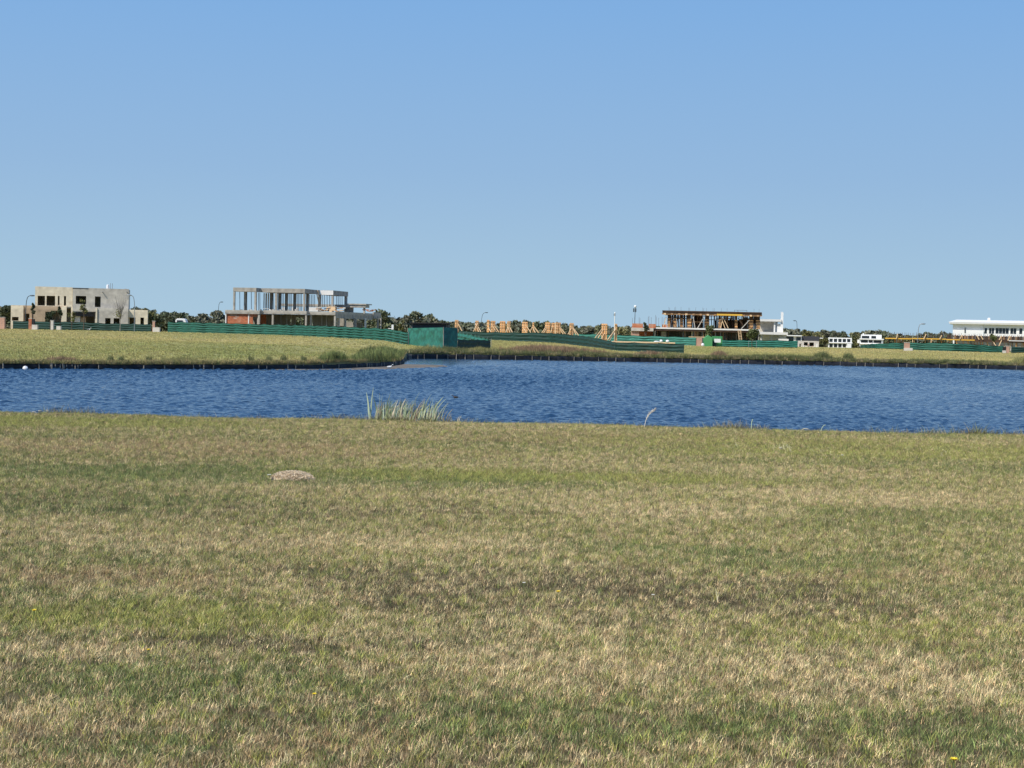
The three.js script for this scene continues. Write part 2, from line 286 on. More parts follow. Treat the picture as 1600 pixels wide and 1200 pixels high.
// ---------------------------------------------------------------- grass builders
function tuftGeo(n, { h = [.022, .048], w = .0019, spread = .032, lean = .9, tip = null, base = null, seg = 2 }) {
  const pos = [], col = [], idx = [];
  for (let i = 0; i < n; i++) {
    const a = rnd() * 6.283, r = spread * Math.sqrt(rnd()), x = Math.cos(a) * r, z = Math.sin(a) * r, H = rr(h[0], h[1]), la = rnd() * 6.283, le = lean * rr(.25, 1), ww = w * rr(.7, 1.3), f = rnd() * 6.283, k = rnd() < .3 ? rr(1.25, 1.9) : rr(.3, 1.0), kr = k * rr(.9, 1.14);
    const b0 = pos.length / 3;
    for (let s = 0; s <= seg; s++) { const u = s / seg, hw = ww * (1 - u * .85), cx = x + Math.cos(la) * le * H * u * u, cz = z + Math.sin(la) * le * H * u * u, cy = H * (u - .18 * le * u * u) - .004; pos.push(cx - Math.cos(f) * hw, cy, cz - Math.sin(f) * hw, cx + Math.cos(f) * hw, cy, cz + Math.sin(f) * hw); for (let q = 0; q < 2; q++) col.push(kr, k, k * .97); if (s) { const o = b0 + 2 * (s - 1); idx.push(o, o + 1, o + 3, o, o + 3, o + 2); } }
  }
  const g = new THREE.BufferGeometry(); g.setAttribute('position', new THREE.Float32BufferAttribute(pos, 3)); g.setAttribute('color', new THREE.Float32BufferAttribute(col, 3)); g.setIndex(idx); g.computeVertexNormals(); return g;
}
const leafMat = (opt = {}) => new THREE.MeshStandardMaterial({ roughness: .75, vertexColors: true, side: THREE.DoubleSide, ...opt });
function scatter(name, label, geo, list, mat = leafMat(), category = 'grass') { // list: [x, y, z, scale, r, g, b, stretch]
  const im = new THREE.InstancedMesh(geo, mat, list.length), m = new THREE.Matrix4(), q = new THREE.Quaternion(), c = new THREE.Color();
  list.forEach(([x, y, z, s, r, g, b, sy], i) => { q.setFromAxisAngle(V(0, 1, 0), rnd() * 6.283); m.compose(V(x, y, z), q, V(s, s * (sy ?? 1), s)); im.setMatrixAt(i, m); im.setColorAt(i, c.setRGB(r, g, b)); });
  im.name = numbered(name); im.castShadow = im.receiveShadow = true; info(im, label, category, null, 'stuff'); scene.add(im); return im;
}
const MOUND = (() => { let d = 17; const v = dirOf(457, 752); for (let k = 0; k < 30; k++) d = lerp(d, (EYE - nearY(v.x * d, -d)) / -v.y, .7); return { x: v.x * d, z: -d, r: 31 / pxPerM(d) }; })();
{ // the near lawn
  const shapes = [tuftGeo(13, { lean: .75 }), tuftGeo(13, { h: [.022, .048], lean: 1.2 }), tuftGeo(12, { h: [.028, .064], lean: .6, spread: .026 })], lists = [[], [], []], stray = [];
  const put = (x, z, s) => {
    const bare = fbm(x * 1.6 + 90, z * 1.3 + 20, 4); if (bare > .64 && rnd() < .35 * sstep(.64, .74, bare)) return;
    const cl = fbm(x * 11 + 7, z * 8 + 13, 2); if (cl < .42 && rnd() < .3) return;
    const y = nearY(x, z), w = turf(x, z), k = turfPick(w), c = TURF[k], v = rr(.45, 1.5) * (.8 + .4 * cl);
    lists[k === 's' || k === 'b' ? 1 : k === 'y' ? 2 : Math.floor(rnd() * 3)].push([x, y, z, s * (k === 'd' ? .8 : 1), c[0] * v * rr(.94, 1.06), c[1] * v, c[2] * v, rr(.75, 1.2)]);
    if (rnd() < .006) stray.push([x, y, z, s, .52 * v, .44 * v, .24 * v, rr(.8, 1.5)]);
  };
  for (let d = 4.3; d < 43.6; d += .25) {
    const wdt = .73 * d + 5, n = Math.round(wdt * .25 * lerp(1500, 430, sstep(5, 32, d))), s = lerp(.95, 1.4, sstep(6, 32, d));
    for (let i = 0; i < n; i++) { const x = (rnd() - .5) * wdt, dd = d + rnd() * .25; if (dd < edgeD(x) + 1.1 && Math.hypot(x - MOUND.x, dd + MOUND.z) > MOUND.r) put(x, -dd, s * rr(.8, 1.2)); }
  }
  ['lawn_grass', 'lawn_grass', 'lawn_grass'].forEach((n, i) => scatter(n, ['short mixed green and dry turf of the near lawn', 'flattened straw coloured turf of the near lawn', 'upright yellow green turf of the near lawn'][i], shapes[i], lists[i]));
  scatter('straw_stalks', 'pale dry stalks sticking out of the near lawn', tuftGeo(2, { h: [.06, .11], lean: 1.1, spread: .02, w: .0014, seg: 4 }), stray);
}
// ---------------------------------------------------------------- green site fences
// line: [px, top py, base py, depth] along the fence; the netting sags between wires strung through the posts
function fence(label, line, { mat = M.net, span = 3, postMat = M.galv, sag = .06, stripes = 4, lift = .12 } = {}) {
  const P = line.map(([px, ty, by, d]) => ({ a: at(px, by, d), t: at(px, ty, d) })), o = P[0].a;
  const f = thing('mesh_fence', label, 'fence', o);
  const cum = [0]; for (let i = 1; i < P.length; i++) cum.push(cum[i - 1] + Math.hypot(P[i].a.x - P[i - 1].a.x, P[i].a.z - P[i - 1].a.z));
  const total = cum[cum.length - 1], n = Math.max(1, Math.round(total / span));
  const get = s => { let k = 0; while (k < cum.length - 2 && s > cum[k + 1]) k++; const u = clamp((s - cum[k]) / (cum[k + 1] - cum[k])); return { b: P[k].a.clone().lerp(P[k + 1].a, u), t: P[k].t.clone().lerp(P[k + 1].t, u), n: V(-(P[k + 1].a.z - P[k].a.z), 0, P[k + 1].a.x - P[k].a.x).normalize() }; };
  for (let i = 0; i < n; i++) {
    const s0 = total * i / n, s1 = total * (i + 1) / n, nu = 8, nv = 5 * stripes, pos = [], uv = [], idx = [];
    const ph = rr(0, 6.28), amp = sag * rr(.6, 1.4), e0 = rr(-.03, .05), e1 = rr(-.03, .05), off = rr(-.35, .35);
    for (let a = 0; a <= nu; a++) {
      const q = get(lerp(s0, s1, a / nu)), arch = Math.sin(Math.PI * a / nu);
      for (let b = 0; b <= nv; b++) {
        const v = b / nv, w = amp * Math.sin(v * stripes * 6.283 + off + .5 * Math.sin(ph + a * .8) * arch) * (.4 + .8 * arch) + .015 * (fbm(s0 + a * 1.3, b * .9, 2) - .5), y = lerp(q.b.y - lift, lerp(q.t.y, q.t.y - .07, arch) + lerp(e0, e1, a / nu), v);
        pos.push(q.b.x + q.n.x * w - o.x, y - o.y, q.b.z + q.n.z * w - o.z); uv.push(lerp(s0, s1, a / nu) * .3, y * .5);
        if (a && b) { const A = a * (nv + 1) + b, B = A - 1, C = A - nv - 1, D = C - 1; idx.push(D, B, A, D, A, C); }
      }
    }
    const g = new THREE.BufferGeometry(); g.setAttribute('position', new THREE.Float32BufferAttribute(pos, 3)); g.setAttribute('uv', new THREE.Float32BufferAttribute(uv, 2)); g.setIndex(idx); g.computeVertexNormals();
    part(f, 'net_panel', g, mat);
  }
  for (let i = 0; i <= n; i++) { const q = get(total * i / n), l = rr(-.05, .05); part(f, 'post', rod(V(q.b.x - q.n.x * .1 - o.x, q.b.y - .4 - o.y, q.b.z - q.n.z * .1 - o.z), V(q.b.x - q.n.x * .1 - o.x + l, q.t.y + rr(.0, .12) - o.y, q.b.z - q.n.z * .1 - o.z), .035, .035, 6), postMat); }
  return f;
}
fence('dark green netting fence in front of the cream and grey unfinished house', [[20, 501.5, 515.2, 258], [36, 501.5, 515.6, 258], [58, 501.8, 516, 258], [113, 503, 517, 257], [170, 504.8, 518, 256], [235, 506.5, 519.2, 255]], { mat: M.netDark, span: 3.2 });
fence('long striped green netting fence in front of the brick and concrete frame house', [[262, 502.8, 519.2, 255], [290, 503.2, 520, 253], [350, 504.8, 521.5, 248], [440, 507.2, 524.2, 240], [521, 509.2, 527.8, 222], [602, 513.2, 532.4, 209], [637, 518.6, 539.4, 200]], { mat: M.net, span: 3.1, stripes: 5 });
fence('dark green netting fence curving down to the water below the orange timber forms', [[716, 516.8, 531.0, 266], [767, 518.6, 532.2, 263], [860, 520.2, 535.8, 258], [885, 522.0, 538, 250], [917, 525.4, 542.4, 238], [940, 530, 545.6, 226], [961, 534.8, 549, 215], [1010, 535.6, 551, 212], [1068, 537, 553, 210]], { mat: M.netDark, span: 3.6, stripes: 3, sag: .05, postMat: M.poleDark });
fence('pale teal netting fence behind the dark one, below the timber framed storey', [[896, 521, 536, 284], [980, 523.8, 538, 283], [1030, 525.4, 539.4, 282], [1087, 527.4, 540.6, 281]], { mat: M.netPale, span: 4 });
fence('green netting fence right of the green container, in front of the timber framed storey', [[1127, 530.6, 543.2, 280], [1190, 531.4, 543.8, 280], [1246, 532, 544.6, 280]], { mat: M.netBlue, span: 3.4 });
fence('striped green netting fence in front of the white house and yellow deck', [[1344, 539, 545.0, 292], [1366, 536.6, 545.2, 280], [1420, 535, 547, 274], [1489, 536.2, 549.6, 270], [1568, 540.6, 551.4, 270]], { mat: M.net, span: 3.4, stripes: 4 });
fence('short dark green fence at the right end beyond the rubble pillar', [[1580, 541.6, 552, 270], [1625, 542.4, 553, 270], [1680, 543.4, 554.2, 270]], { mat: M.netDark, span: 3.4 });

{ // green netting clad shed by the water, and its low fence
  const A = at(637, 540.2, 201), B = at(693, 547.4, 184), Ct = at(714.5, 547.2, 187), tA = at(637, 512.8, 201), tB = at(693, 511.6, 184), tC = at(714.5, 512.2, 187), D = A.clone().add(Ct).sub(B), tD = V(D.x, tA.y, D.z);
  const s = thing('netting_shed', 'tall green netting enclosure with a black flat roof beside the inlet', 'shed', B);
  const sheet = (p, q, tp, tq, name, mat, amp, label) => {
    const nu = 16, nv = 14, pos = [], uv = [], idx = [], nrm = V(-(q.z - p.z), 0, q.x - p.x).normalize(), L = p.distanceTo(q);
    for (let a = 0; a <= nu; a++) for (let b = 0; b <= nv; b++) { const u = a / nu, v = b / nv, lo = p.clone().lerp(q, u), hi = tp.clone().lerp(tq, u), c = lo.clone().lerp(hi, v), w = amp * ((fbm(u * L * .9, v * 3, 3) - .5) * 2.4 + .35 * Math.sin(v * 12 + 2 * Math.sin(u * 7))); pos.push(c.x + nrm.x * w - B.x, c.y - .25 * (1 - v) - B.y, c.z + nrm.z * w - B.z); uv.push(u * L * .25, v * .6); if (a && b) { const i = a * (nv + 1) + b; idx.push(i - nv - 2, i - 1, i, i - nv - 2, i, i - nv - 1); } }
    const g = new THREE.BufferGeometry(); g.setAttribute('position', new THREE.Float32BufferAttribute(pos, 3)); g.setAttribute('uv', new THREE.Float32BufferAttribute(uv, 2)); g.setIndex(idx); g.computeVertexNormals(); part(s, name, g, mat, label);
  };
  sheet(A, B, tA, tB, 'net_wall', M.netBlue, .09, 'sunlit teal netting side of the shed'); sheet(B, Ct, tB, tC, 'net_wall', M.netBlue, .05); sheet(Ct, D, tC, tD, 'net_wall', M.netBlue, .05); sheet(D, A, tD, tA, 'net_wall', M.netBlue, .05);
  for (const [p, t] of [[A, tA], [B, tB], [Ct, tC], [D, tD]]) part(s, 'corner_post', rod(p.clone().sub(B).add(V(0, -.4, 0)), t.clone().sub(B).add(V(0, .05, 0)), .06), M.postWood);
  const r = at(672, 508, 205).sub(B), rg = box(-2.6, 2.6, -.07, .07, -3, 3); rg.rotateZ(.01); rg.translate(r.x, at(672, 505.2, 205).y - B.y, r.z - 1); part(s, 'roof', rg, M.black);
  for (const [a, b] of [[-2.3, -2.6], [2.3, -2.6], [-2.3, 2.6], [2.3, 2.6]]) part(s, 'roof_post', rod(V(r.x + a, -.4, r.z - 1 + b), V(r.x + a, at(672, 505.2, 205).y - B.y, r.z - 1 + b), .06), M.postWood);
  const wall = box(-2.5, 2.5, 0, at(672, 505.2, 205).y - farY(r.x + B.x, r.z + B.z) - .1, -2.8, 2.6); wall.translate(r.x, farY(r.x + B.x, r.z + B.z) - B.y, r.z - 1); part(s, 'board_wall', wall, M.membrane);
  // loose strip of brighter cloth at the foot
  const n0 = at(661, 540.5, 194.2), n1 = at(692.3, 544.2, 184.0); const st = new THREE.BufferGeometry().setFromPoints([]), pos = [], idx = []; for (let i = 0; i <= 10; i++) { const u = i / 10, c = n0.clone().lerp(n1, u), h = lerp(.55, .75, u) * (.9 + .1 * Math.sin(i * 2)); pos.push(c.x - .14 - B.x, c.y - .5 - B.y, c.z + .16 - B.z, c.x - .12 - B.x, c.y + h * .5 - B.y, c.z + .12 - B.z); if (i) { const o = 2 * i; idx.push(o - 2, o, o + 1, o - 2, o + 1, o - 1); } } st.setAttribute('position', new THREE.Float32BufferAttribute(pos, 3)); st.setAttribute('uv', new THREE.Float32BufferAttribute(new Float32Array(pos.length / 3 * 2).fill(.3), 2)); st.setIndex(idx); st.computeVertexNormals(); part(s, 'loose_cloth', st, M.netPale);
}
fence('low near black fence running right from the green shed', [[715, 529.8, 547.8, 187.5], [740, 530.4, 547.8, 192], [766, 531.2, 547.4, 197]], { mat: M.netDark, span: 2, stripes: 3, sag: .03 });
fence('slanting green netting return between the shed and the low dark fence', [[712, 518, 531, 240], [738, 523, 537, 222], [766, 530, 545, 203]], { mat: M.netBlue, span: 4, stripes: 2, sag: .1 });

// ---------------------------------------------------------------- buildings: faces laid out in the building's own axes (x along the front, z towards the lake)
function building(name, label, category, px, py, d, turn) {
  const o = at(px, py, d), root = thing(name, label, category, o, turn), inv = root.matrixWorld.clone().invert();
  const p = (X, Y, zl) => { const c = camera.position.clone().applyMatrix4(inv), v = dirOf(X, Y).applyMatrix3(new THREE.Matrix3().setFromMatrix4(inv)), t = (zl - c.z) / v.z; return c.add(v.multiplyScalar(t)); };
  const ext = (x0, x1, yt, yb, z) => { const ym = (yt + yb) / 2, xm = (x0 + x1) / 2; return [p(x0, ym, z).x, p(x1, ym, z).x, p(xm, yb, z).y, p(xm, yt, z).y]; };
  const b = { root, p, ext };
  b.box = (n, mat, x0, x1, yt, yb, z = 0, thick = .2, lab) => { const [a, c, lo, hi] = ext(x0, x1, yt, yb, z); return part(root, n, box(a, c, lo, hi, z - thick, z), mat, lab); };
  b.wall = (n, mat, x0, x1, yt, yb, holes, z = 0, thick = .2, lab) => {
    const [a, c, lo, hi] = ext(x0, x1, yt, yb, z), s = new THREE.Shape([[a, lo], [c, lo], [c, hi], [a, hi]].map(q => new THREE.Vector2(...q)));
    for (const [h0, h1, ht, hb] of holes) { let [e, f, g, h] = ext(h0, h1, ht, hb, z); e = Math.max(e, a + .05); f = Math.min(f, c - .05); g = Math.max(g, lo + .03); h = Math.min(h, hi - .03); s.holes.push(new THREE.Path([[e, g], [e, h], [f, h], [f, g]].map(q => new THREE.Vector2(...q)))); }
    const g = new THREE.ExtrudeGeometry(s, { depth: thick, bevelEnabled: false }); g.translate(0, 0, z - thick); return part(root, n, boxUV(g, .25), mat, lab);
  };
  b.shell = (mat, x0, x1, yt, yb, z, depth, roofMat = mat, inner = mat) => { // side and back walls and roof behind a front wall
    const [a, c, lo, hi] = ext(x0, x1, yt, yb, z);
    part(root, 'side_wall', box(a, a + .2, lo, hi - .02, z - depth, z - .202), mat); part(root, 'side_wall', box(c - .2, c, lo, hi - .02, z - depth, z - .202), mat);
    part(root, 'back_wall', box(a + .201, c - .201, lo, hi - .02, z - depth, z - depth + .2), inner); part(root, 'roof', box(a + .201, c - .201, hi - .45, hi - .25, z - depth + .201, z - .202), roofMat);
  };
  b.bar = (n, mat, X0, Y0, X1, Y1, z = 0, w = .1, h = w) => part(root, n, beam(p(X0, Y0, z), p(X1, Y1, z), w, h), mat);
  return b;
}
{ // 1: plastered two storey shell on the left
  const b = building('plastered_house', 'unfinished two storey house of cream and grey plaster, far left', 'house', 113, 519, 266, .22);
  b.wall('front_wall', M.cream, 54.8, 113.4, 448.2, 478.6, [[58.8, 70.2, 462.2, 477.4], [72.6, 86, 462.3, 477.6], [90.3, 93, 462.4, 476.6], [99.8, 103.2, 462.6, 477.6]], 0, .3);
  b.shell(M.cream, 54.8, 113.4, 448.2, 478.6, 0, 9);
  b.wall('front_wall', M.grey, 113.6, 201, 450.6, 487.4, [[118.4, 134.6, 462.4, 475], [148.2, 157.2, 463.2, 479.8]], .25, .3);
  b.shell(M.grey, 113.6, 201, 450.6, 487.4, .25, 9);
  b.box('roof_edge', M.membrane, 113.6, 138, 450, 450.9, .3, 1.2);
  // ground floor, left: tan wall, deep opening, cream piers
  b.wall('front_wall', M.tan, 51.6, 104, 478.7, 520, [[70.5, 77, 487, 519], [79, 95.4, 485.5, 519]], .1, .35, 'tan lower wall');
  b.box('pier', M.cream, 95.6, 103.8, 478.9, 520, .32, .5);
  b.box('pier', M.cream, 110.8, 113.4, 478.9, 520, .0, .5);
  b.box('slab', M.grey, 51.6, 151, 478.2, 480, -.02, 8.6);
  { const [a, c, lo, hi] = b.ext(51.6, 113.4, 480, 520, .1); part(b.root, 'back_wall', box(a, c, lo, hi, -5.2, -5), M.grey); part(b.root, 'side_wall', box(a, a + .2, lo, hi, -5, -.3), M.tan); part(b.root, 'floor_slab', box(a, c + 12, lo - .3, lo + .35, -9, -.4), M.grey); }
  // garage recess under the grey block
  b.box('soffit_shade_strip', M.membrane, 113.6, 149.8, 487.6, 494.2, -.6, .3);  // near black strip, colour standing in for the shaded soffit of the recess
  { const [a, c, lo, hi] = b.ext(113.6, 150, 487.5, 520, 0); part(b.root, 'back_wall', box(a, c, lo, hi, -6.2, -6), M.grey); part(b.root, 'side_wall', box(c - .2, c, lo, hi, -6, -.3), M.grey); part(b.root, 'side_wall', box(a, a + .2, lo, hi, -6, -.9), M.cream); }
  b.box('low_wall', M.white, 114, 125.2, 493.8, 520, -1.2, .2); b.box('pier', M.tan, 126.2, 134, 496, 520, -1.4, .5);
  // ground floor, right
  b.wall('front_wall', M.grey, 150.4, 200, 481.4, 520, [[164.2, 172.6, 497, 519], [177.4, 187, 497.2, 519]], 1.2, .3); b.shell(M.grey, 150.4, 200, 481.4, 520, 1.2, 7);
  b.box('parapet_edge', M.cream, 149.4, 151.6, 481, 520, 1.4, .4);
  b.wall('front_wall', M.cream, 200.2, 230.6, 484.2, 521, [[200.8, 211.6, 496.2, 519], [219.2, 224.8, 496.2, 519]], .6, .3); b.shell(M.cream, 200.2, 230.6, 484.2, 521, .6, 7);
  // left annex
  b.wall('front_wall', M.cream, 16.8, 36.4, 476.8, 518, [[18.6, 29, 495.2, 501]], -1.5, .3); b.wall('front_wall', M.tan, 36.6, 51.4, 477.2, 518, [[38.4, 45.8, 490, 517]], -1.7, .3); b.shell(M.cream, 16.8, 51.4, 477.2, 518, -1.7, 6);
  // roof furniture and rain spouts
  { const c = b.p(168.5, 448, -2), g = new THREE.CylinderGeometry(.24, .26, .7, 14); g.translate(c.x, c.y - .05, c.z); const tank = part(b.root, 'water_tank', g, M.whitePlastic); const l = new THREE.SphereGeometry(.25, 14, 6, 0, 6.283, 0, 1.2); l.scale(1, .5, 1); l.translate(c.x, c.y + .26, c.z); part(tank, 'lid', l, M.whitePlastic); }
  for (const X of [172.6, 175.5]) b.bar('starter_bar', M.rebar, X, 452, X + .3, 442.5, -1.5, .05); b.box('cap_block', M.brick, 194.5, 198, 451.4, 452.4, -.3, .5);
  for (const [X, Y] of [[160.5, 456.5], [198.6, 456.5]]) { const c = b.p(X, Y, .25); part(b.root, 'spout', rod(c, c.clone().add(V(0, -.04, .5)), .07), M.steel); }
}
{ // 2: concrete frame with brick infill, its lit fronts stepping back to the right
  const b = building('concrete_frame_house', 'bare concrete frame house with red brick infill behind the striped fence', 'house', 440, 525, 250, -.25), C = M.concrete, D = M.concrete, inv = b.root.matrixWorld.clone().invert();
  const back = (x, X, Y) => { const c = camera.position.clone().applyMatrix4(inv), v = dirOf(X, Y).applyMatrix3(new THREE.Matrix3().setFromMatrix4(inv)), t = (x - c.x) / v.x; return c.z + v.z * t; }; // how far back the side at x reaches to be seen at column X
  const block = (n, m, x0, x1, yt, yb, z, X, lab) => { const [a, c, lo, hi] = b.ext(x0, x1, yt, yb, z), zb = back(c, X, (yt + yb) / 2); part(b.root, n, box(a, c, lo, hi, zb, z), m, lab); return zb; };
  // roof slab in three steps
  const f1q = -1.2, f2q = -2.4;
  const z1 = block('roof_slab', C, 364.2, 400.4, 449.4, 455.6, 0, 408, 'left roof slab'), z2 = block('roof_slab', C, 408.2, 476.2, 450.8, 457.2, z1, 500); block('roof_slab', C, 400.5, 404, 450.4, 455.8, z1 - .2, 408); const z3 = block('roof_slab', C, 500.6, 520.8, 453.6, 461, z2, 544); b.box('lit_front_panel', M.white, 500.8, 520.6, 453.9, 460.8, z2 + .06, .05);  // bay is white on the lit front only, darker concrete colours its shaded side
  for (const [x0, x1, z] of [[364.2, 366.6, -.05], [397.4, 400.2, -.05], [429.4, 432.6, z1 - .05], [473.6, 476, z1 - .05], [517.6, 520.4, z2 - .05]]) b.box('column', C, x0, x1, z < -4 ? 460.9 : z < -1 ? 457.1 : 455.5, 486.4, z, .32);
  for (const [X, z] of [[381, z1 - .2], [421.4, z1 - 5], [434.4, z1 - 6], [445, z1 - 5], [458, z1 - 5.5], [478, z2 + .3], [497, z2 + .2], [538, z3 + .3]]) b.box('column', D, X, X + 3.4, X > 490 ? 460 : 456, 487.4, z, .45);
  for (const [x0, x1] of [[411.6, 413], [414.6, 416.8], [418.2, 420]]) b.box('shutter_board', M.paleBlock, x0, x1, 458, 486, z1 - 2.5, .1);
  for (const X of [374.6, 385.6, 392.6, 404, 406, 427, 438.5, 440.5, 442.6, 451.6, 453.4, 455.6, 464.4, 466.6, 468.8, 471, 484, 486.5, 489, 491.6, 504, 507, 511, 515, 526, 528.4, 531.2, 534.4]) b.bar('steel_prop', M.steel, X, X < 400 ? 455 : X < 476 ? 457 : 460.6, X + .2, X < 476 ? 486 : 480, X < 400 ? -1.6 : X < 476 ? z1 - rr(2, 5.5) : X < 500 ? z2 - .6 : z2 - 2, .07);
  b.box('rear_slab', D, 436, 571, 475.4, 479.4, z2 - 5, 2); b.box('rear_slab', C, 540, 572, 474.4, 476, z2 - 4.8, 3); b.box('rear_wall', D, 541, 551.5, 479.5, 490, z2 - 6, .3); b.box('column', D, 567.6, 570, 479.5, 490, z2 - 5.4, .3);
  { const x0 = b.p(366, 452, 0).x, x1 = b.p(476, 452, z1).x, y = b.p(440, 455, z1).y; part(b.root, 'roof_slab', box(x0 + .4, x1 - .4, y, y + .28, z1 - 7, z1 - .4), C); const w0 = b.p(352, 488, 1).x, w1 = b.p(523, 488, f2q).x, yf = b.p(440, 490, f1q).y; part(b.root, 'floor_slab', box(w0 + .3, w1 - .3, yf + .03, yf + .32, f1q - 9, f1q - .8), C); }
  for (const [x0, x1] of [[440, 446], [455, 466], [482, 497]]) b.box('parapet_block', M.white, x0, x1, 480.4, 486.4, z2 - 4, .3);
  // first floor slab in steps, ending in a long side parapet
  const f1 = block('floor_slab', C, 351.6, 405.6, 484.6, 490.4, 1, 411), f2 = block('floor_slab', C, 411.2, 479, 485.3, 490.8, f1, 483, 'middle floor slab'); block('floor_slab', C, 405.7, 409, 485, 490.6, f1 - .3, 411);
  const f3 = block('floor_slab', C, 483.2, 524, 486.9, 492, f2, 582); { const [a, c, lo, hi] = b.ext(523.4, 525.2, 486.4, 497.2, f2 - .3); part(b.root, 'side_parapet', box(a, c, lo, hi, f3, f2 - .3), C); const [e, f, l2, h2] = b.ext(582.4, 584, 487.8, 497.6, f3 - .1); part(b.root, 'side_parapet', box(e, f, l2, h2, back(f, 595.4, 492), f3 - .1), C); part(b.root, 'floor_slab', box(c - 9, f - .01, l2 + .5, l2 + .8, f3 - 4, f3 - .3), C); }
  // ground floor: brick courses between white columns
  const courses = (x0, x1, yt, yb, z, rows) => { for (let k = 0; k < rows; k++) { const ya = lerp(yt, yb, k / rows), yc = lerp(yt, yb, (k + 1) / rows) - .22, nb = Math.max(1, Math.round((x1 - x0) / 6)); for (let i = 0; i < nb; i++) { const sh = (k % 2) * .5, xa = clamp(x0 + (x1 - x0) * (i - sh) / nb, x0, x1), xb = clamp(x0 + (x1 - x0) * (i + 1 - sh) / nb, x0, x1) - .12; if (xb - xa > .4) b.box('brick', rnd() < .14 ? M.brickLight : M.brick, xa, xb, ya, yc, z + rr(0, .025), .18); if (k % 2 && i === nb - 1) b.box('brick', M.brick, xb + .12, x1, ya, yc, z, .18); } } };
  b.box('wall_core', M.mortar, 353.4, 395.2, 490.5, 526, .48, .1); b.box('wall_core', M.mortar, 401.6, 403.2, 490.5, 526, .48, .1); b.box('wall_core', M.mortar, 395.2, 401.6, 490.5, 495.4, .48, .1);
  courses(353.4, 387.6, 491, 514, .65, 9); courses(389, 395, 491, 514, .65, 9); courses(395.2, 401.6, 491, 495.2, .65, 2);
  for (const [x0, x1, z] of [[351.6, 353.2, .9], [387.4, 389, .75], [402.8, 405.4, .9], [424.4, 427, f1 - .1], [476.4, 478.8, f1 - .1], [484.2, 486.4, f2 - .1], [521.6, 524.2, f2 - .1]]) b.box('column', x0 < 390 ? M.white : C, x0, x1, 490.4, 528, z, .3);
  b.box('brick_return', M.brick, 406.4, 415, 490.9, 526, f1 - 4, .2); b.box('column', D, 526, 529.4, 497.3, 528, f2 - 2, .4);
  for (const [x0, x1, m] of [[537, 540, D], [552, 556, D], [569, 571.2, M.white], [588.6, 591, D], [593.4, 595.2, D]]) b.box('column', m, x0, x1, 497.2, 530, x0 > 580 ? f3 - 1 : lerp(f2, f3, (x0 - 525) / 58), .3);
  b.wall('rear_wall', M.darkConcrete, 352, 524, 491, 526, [[453, 456, 498, 520], [461.6, 474.4, 495.6, 520], [486.5, 489, 500, 515]], f1 - 8, .2); b.box('rear_wall', M.darkConcrete, 526, 538, 497.5, 526, f3 + 1, .2); b.box('rear_wall', M.darkConcrete, 540.6, 566, 503.6, 528, f3 - 1, .2); b.box('side_wall', D, 352.2, 353.4, 491, 526, .2, 8);
  for (const X of [439, 448, 455.5, 470, 503, 510]) b.bar('steel_prop', M.galv, X, 491.5, X, 524, f1 - 4, .07);
  // site clutter on the first floor: rubble, leaning ladder, timber stacks
  for (const [a, c, e, f] of [[493.6, 453, 500.8, 485.6], [496.2, 453.4, 502.6, 485.8]]) b.bar('ladder_rail', M.timberPale, a, c, e, f, z2 + 1.2, .12); for (let k = 0; k < 9; k++) { const u = k / 9; b.bar('ladder_rung', M.timberPale, lerp(493.6, 500.8, u), lerp(454, 485, u), lerp(496.2, 502.6, u), lerp(454, 485, u), z2 + 1.2, .08); }
  for (let k = 0; k < 30; k++) { const X = rr(486, 534), Y = rr(480.5, 486.4); b.bar('stacked_timber', pick([M.timberPale, M.timberBand, M.paleBlock, M.timberDark, M.timberDark]), X, Y, X + rr(3, 9), Y + rr(-1.2, 1.2), f2 - rr(1, 4), rr(.1, .22)); }
  b.box('mixer_box', M.timberPale, 514.6, 523.6, 479, 485.4, f2 - 2, .8); for (let k = 0; k < 18; k++) { const X = rr(366, 470); b.box('rubble_block', pick([M.white, M.paleBlock, M.concrete]), X, X + rr(.8, 2.2), rr(483.2, 484.4), 485.2, (X < 405 ? .6 : f1 - .3) - rr(.2, 3), .3); }
  for (let k = 0; k < 12; k++) { const X = rr(566, 586); b.bar('stacked_timber', pick([M.brick, M.timberBand, M.timberDark]), X, rr(483, 487), X + rr(2, 5), rr(483, 487), f3 + rr(0, 2), .14); }
}
